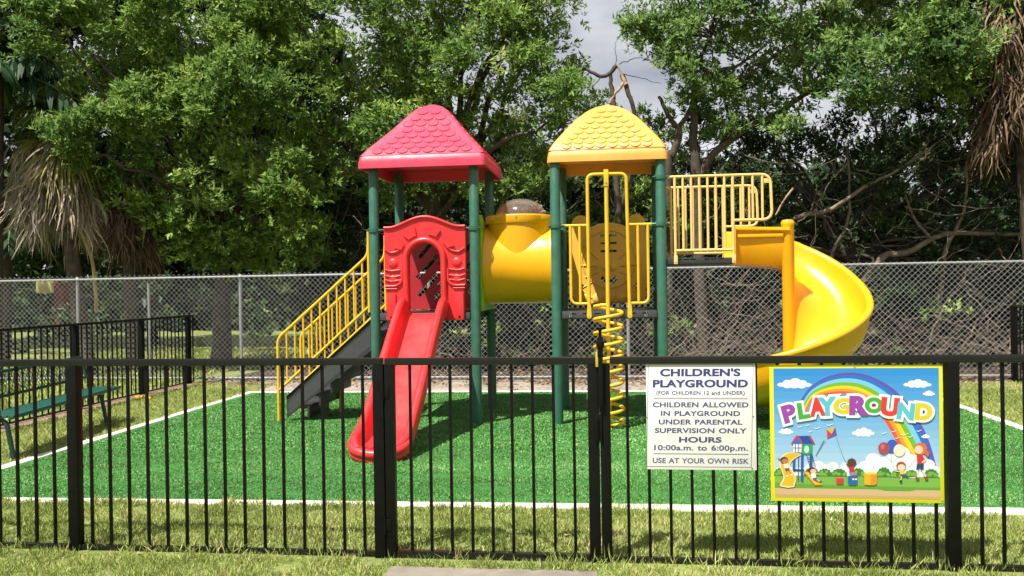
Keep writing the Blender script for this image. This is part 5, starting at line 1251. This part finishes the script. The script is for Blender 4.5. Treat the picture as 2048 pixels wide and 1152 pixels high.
# ---- palms
def strips(P, D, L, w, droop, n=5, curl=0.0):
    """narrow leaf strips from P along D, bending down with length"""
    m_ = len(P); t = np.linspace(0, 1, n+1)[None, :, None]
    L = L[:, None, None]
    Q = P[:, None]+D[:, None]*L*t*(1-0.25*t)+np.array([0, 0, -1.0])*L*(t**2)*droop[:, None, None]
    S = norm(np.cross(D, np.array([0, 0, 1.0])+rng.normal(size=(m_, 3))*0.6))
    if curl: Q = Q+S[:, None]*L*(rng.normal(size=(m_, 1, 1))*t**2+0.5*rng.normal(size=(m_, 1, 1))*np.sin(t*6.0))*curl+rng.normal(size=(m_, 1, 3))*L*t**2*curl*0.7
    ww = w[:, None, None]*np.sin(np.pi*np.clip(0.12+0.86*t, 0, 1))**0.7*0.5
    V = np.stack([Q-S[:, None]*ww, Q+S[:, None]*ww], 2).reshape(-1, 3)
    b_ = (np.arange(m_)*(n+1)*2)[:, None, None]; k = (np.arange(n)*2)[None, :, None]
    F = (b_+k+np.array([0, 1, 3, 2])[None, None, :]).reshape(-1, 4)
    return V, F, n
def skirt(parent, c, z1, z0, rad, nf, seed, name='dead_frond_skirt', strip_n=22, ln=0.82, sx=1.0, mt='dead'):
    global rng
    rng = np.random.default_rng(seed)
    za = z1-(z1-z0)*rng.random(nf)**0.8*0.72; az = rng.uniform(0, 2*np.pi, nf); out = rad*rng.uniform(0.55, 1.05, nf)
    P = np.stack([c[0]+np.cos(az)*out*sx, c[1]+np.sin(az)*out, za], 1)
    tint = rng.uniform(0.15, 0.85, nf)
    P = np.repeat(P, strip_n, 0)+rng.normal(size=(nf*strip_n, 3))*np.array([0.05, 0.05, 0.04]); A_ = np.repeat(az, strip_n)+rng.normal(size=nf*strip_n)*0.6
    D = norm(np.stack([np.cos(A_)*0.42, np.sin(A_)*0.42, -0.75+rng.normal(size=len(A_))*0.25], 1))
    V, F, n = strips(P, D, ln*rng.uniform(0.5, 1.2, len(P)), 0.024*rng.uniform(0.5, 1.6, len(P)), rng.uniform(0.1, 0.5, len(P)), curl=0.13)
    T = np.clip(np.repeat(tint, strip_n)+rng.normal(size=len(P))*0.15, 0, 1)
    return np_mesh(name, V, F, M[mt], parent, np.repeat(T, n))
def fan_fronds(parent, c, z, nf, seed, rad=0.9, ln=0.75, low=-0.5, tint=(0.1, 0.8), name='fronds'):
    global rng
    rng = np.random.default_rng(seed); k = 26
    az = rng.uniform(0, 2*np.pi, nf); el = rng.uniform(low, 1.1, nf); r_ = rad*rng.uniform(0.7, 1.1, nf)
    D0 = np.stack([np.cos(az)*np.cos(el), np.sin(az)*np.cos(el), np.sin(el)], 1); P = np.array([c[0], c[1], z])+D0*r_[:, None]
    S = norm(np.cross(D0, np.array([0, 0, 1.0]))); U = np.cross(S, D0)
    fan = np.tile(np.linspace(-1.35, 1.35, k), nf)
    D0r = np.repeat(D0, k, 0); Sr = np.repeat(S, k, 0)
    D = norm(D0r*np.cos(fan)[:, None]+Sr*np.sin(fan)[:, None]); T = np.clip(np.repeat(rng.uniform(*tint, nf), k)+rng.normal(size=nf*k)*0.07, 0, 1)
    V, F, n = strips(np.repeat(P, k, 0), D, ln*rng.uniform(0.75, 1.1, nf*k), 0.036*rng.uniform(0.8, 1.2, nf*k), rng.uniform(0.25, 0.8, nf*k))
    # petioles
    Vp, Fp, n2 = strips(np.repeat(np.array([[c[0], c[1], z]]), nf, 0), D0, r_*1.3, np.full(nf, 0.03), np.full(nf, 0.0))
    return np_mesh(name, np.concatenate([V, Vp]), np.concatenate([F, Fp+len(V)]), M['frond'], parent, np.concatenate([np.repeat(T, n), np.full(nf*n2, 0.5)]))
def palm(label, x, y, zc, zs0, rad, nf, ngreen, seed, lean=0.0, tr=0.14, sx=1.0, mt='dead'):
    p = thing('fan_palm', label, 'palm tree', (x, y, 0), 'fan palms behind the back fence')
    m = MB(); limb(m, [(x+lean, y, 0), (x+lean*0.4, y, zc*0.5), (x, y, zc)], tr*1.1, tr*0.8, 0.01, 5, 10); m.build('trunk', M['bark'], p, smooth=60)
    skirt(p, (x, y), zc, zs0, rad, nf, seed, sx=sx, mt=mt)
    if ngreen: fan_fronds(p, (x, y), zc+0.15, ngreen, seed+1, rad=rad*1.0, ln=0.85)
    return p
pl = palm('fan palm with a broad shaggy skirt of pale dead fronds at the left', -10.35, 15.25, 4.42, 2.55, 0.60, 85, 16, 201, 0.5)
fan_fronds(pl, (-10.2, 15.05), 4.25, 9, 215, rad=0.25, ln=0.95, low=-0.9, tint=(0.55, 0.98), name='yellowing_fronds')
m = MB(); limb(m, [(-9.66, 15.2, 1.2), (-9.69, 15.2, 1.94), (-9.78, 15.2, 2.36), (-9.95, 15.2, 2.78), (-10.1, 15.2, 3.1)], 0.035, 0.03, 0.008, 4, 7); m.build('flower_stalk', mat('ochre stalk', (0.32, 0.24, 0.08), 0.7, vary=0.2, scale=10), pl)
palm('slimmer fan palm whose brown skirt hangs right of the shaggy pale palm', -9.35, 15.75, 4.0, 2.15, 0.34, 42, 5, 203, 0.1, 0.11, mt='dead_brown')
palm('fan palm at the right edge hung with a long brown skirt of dead fronds', 6.50, 15.35, 6.3, 3.25, 0.44, 150, 8, 205, 0.35, 0.16, mt='dead_brown')
palm('smaller fan palm half hidden in leaves behind the left trees', -8.0, 17.0, 4.2, 2.4, 0.5, 40, 10, 207, 0.0, 0.12)
# big leaved palm at the top left corner
def broad_palm(label, c, z, n, seed):
    global rng
    rng = np.random.default_rng(seed)
    p = thing('feather_palm', label, 'palm tree', (c[0], c[1], 0))
    m = MB(); limb(m, [(c[0]-0.3, c[1]+0.2, 0), (c[0], c[1], z)], 0.13, 0.10, 0.01, 4, 9); m.build('trunk', M['bark_dark'], p, smooth=60)
    Vs = []; Fs = []; Ts = []; o = 0
    rm = MB()
    for i in range(n):
        az = rng.uniform(0, 2*math.pi); el = rng.uniform(0.1, 1.15); L = rng.uniform(1.0, 1.7)
        d = np.array([math.cos(az)*math.cos(el), math.sin(az)*math.cos(el), math.sin(el)]); t = np.linspace(0.18, 1, 17)
        ctr = np.array([c[0], c[1], z])+d[None]*L*t[:, None]+np.array([0, 0, -1.0])*L*0.62*(t**2)[:, None]
        rm.tube([tuple(np.array([c[0], c[1], z]))]+[tuple(q) for q in ctr[::4]], [0.03, 0.024, 0.02, 0.014, 0.008, 0.005][:1+len(ctr[::4])], 6)
        tang = norm(np.gradient(ctr, axis=0)); S = norm(np.cross(tang, np.array([0, 0, 1.0])))
        for s in (-1, 1):
            D = norm(S*s*0.75+tang*0.45+np.array([0, 0, -0.55])+rng.normal(size=S.shape)*0.08)
            V, F, k = strips(ctr, D, 0.52*np.sin(np.pi*np.clip(0.25+0.7*t, 0, 1))+0.1, np.full(len(t), 0.085), np.full(len(t), 0.45), 4)
            Vs.append(V); Fs.append(F+o); o += len(V); Ts.append(np.repeat(np.clip(rng.uniform(0.2, 0.8)+rng.normal(size=len(t))*0.12, 0, 1), k))
    np_mesh('fronds', np.concatenate(Vs), np.concatenate(Fs), M['broad'], p, np.concatenate(Ts))
    rm.build('frond_ribs', mat('green rib', (0.09, 0.14, 0.04), 0.5, vary=0.2, scale=8), p)
    return p
broad_palm('dark green palm with broad drooping leaflets at the top left corner', (-11.1, 14.6), 5.55, 20, 301)
broad_palm('low dark leafed palm at the left edge beneath the big leaflets', (-12.6, 16.8), 3.0, 12, 303)

# ---- far pale panel and dark red bin glimpsed through the left of the fence
nb = thing('notice_board', 'pale yellow panel on dark legs far away on the field seen through the fence', 'board', (-20.0, 28.5, 0))
m = MB(); m.box((-20.36, 28.5, 1.56), (-19.62, 28.55, 2.0), 0.01); m.build('panel', mat('pale yellow board', (0.62, 0.54, 0.20), 0.7, vary=0.06, scale=3), nb)
for x in (-20.25, -19.75):
    m = MB(); m.box((x-0.04, 28.56, 0), (x+0.04, 28.62, 1.9), 0.005); m.build('leg', M['bark_dark'], nb)
m = MB(); m.box((-19.56, 28.3, 0), (-19.20, 28.7, 1.85), 0.03); m.box((-19.58, 28.28, 1.85), (-19.18, 28.72, 1.92), 0.02)
tag(m.build('storage_bin', mat('dark red paint', (0.16, 0.02, 0.025), 0.6, vary=0.1, scale=5)), 'dark red upright bin far away beside the pale yellow panel', 'bin')
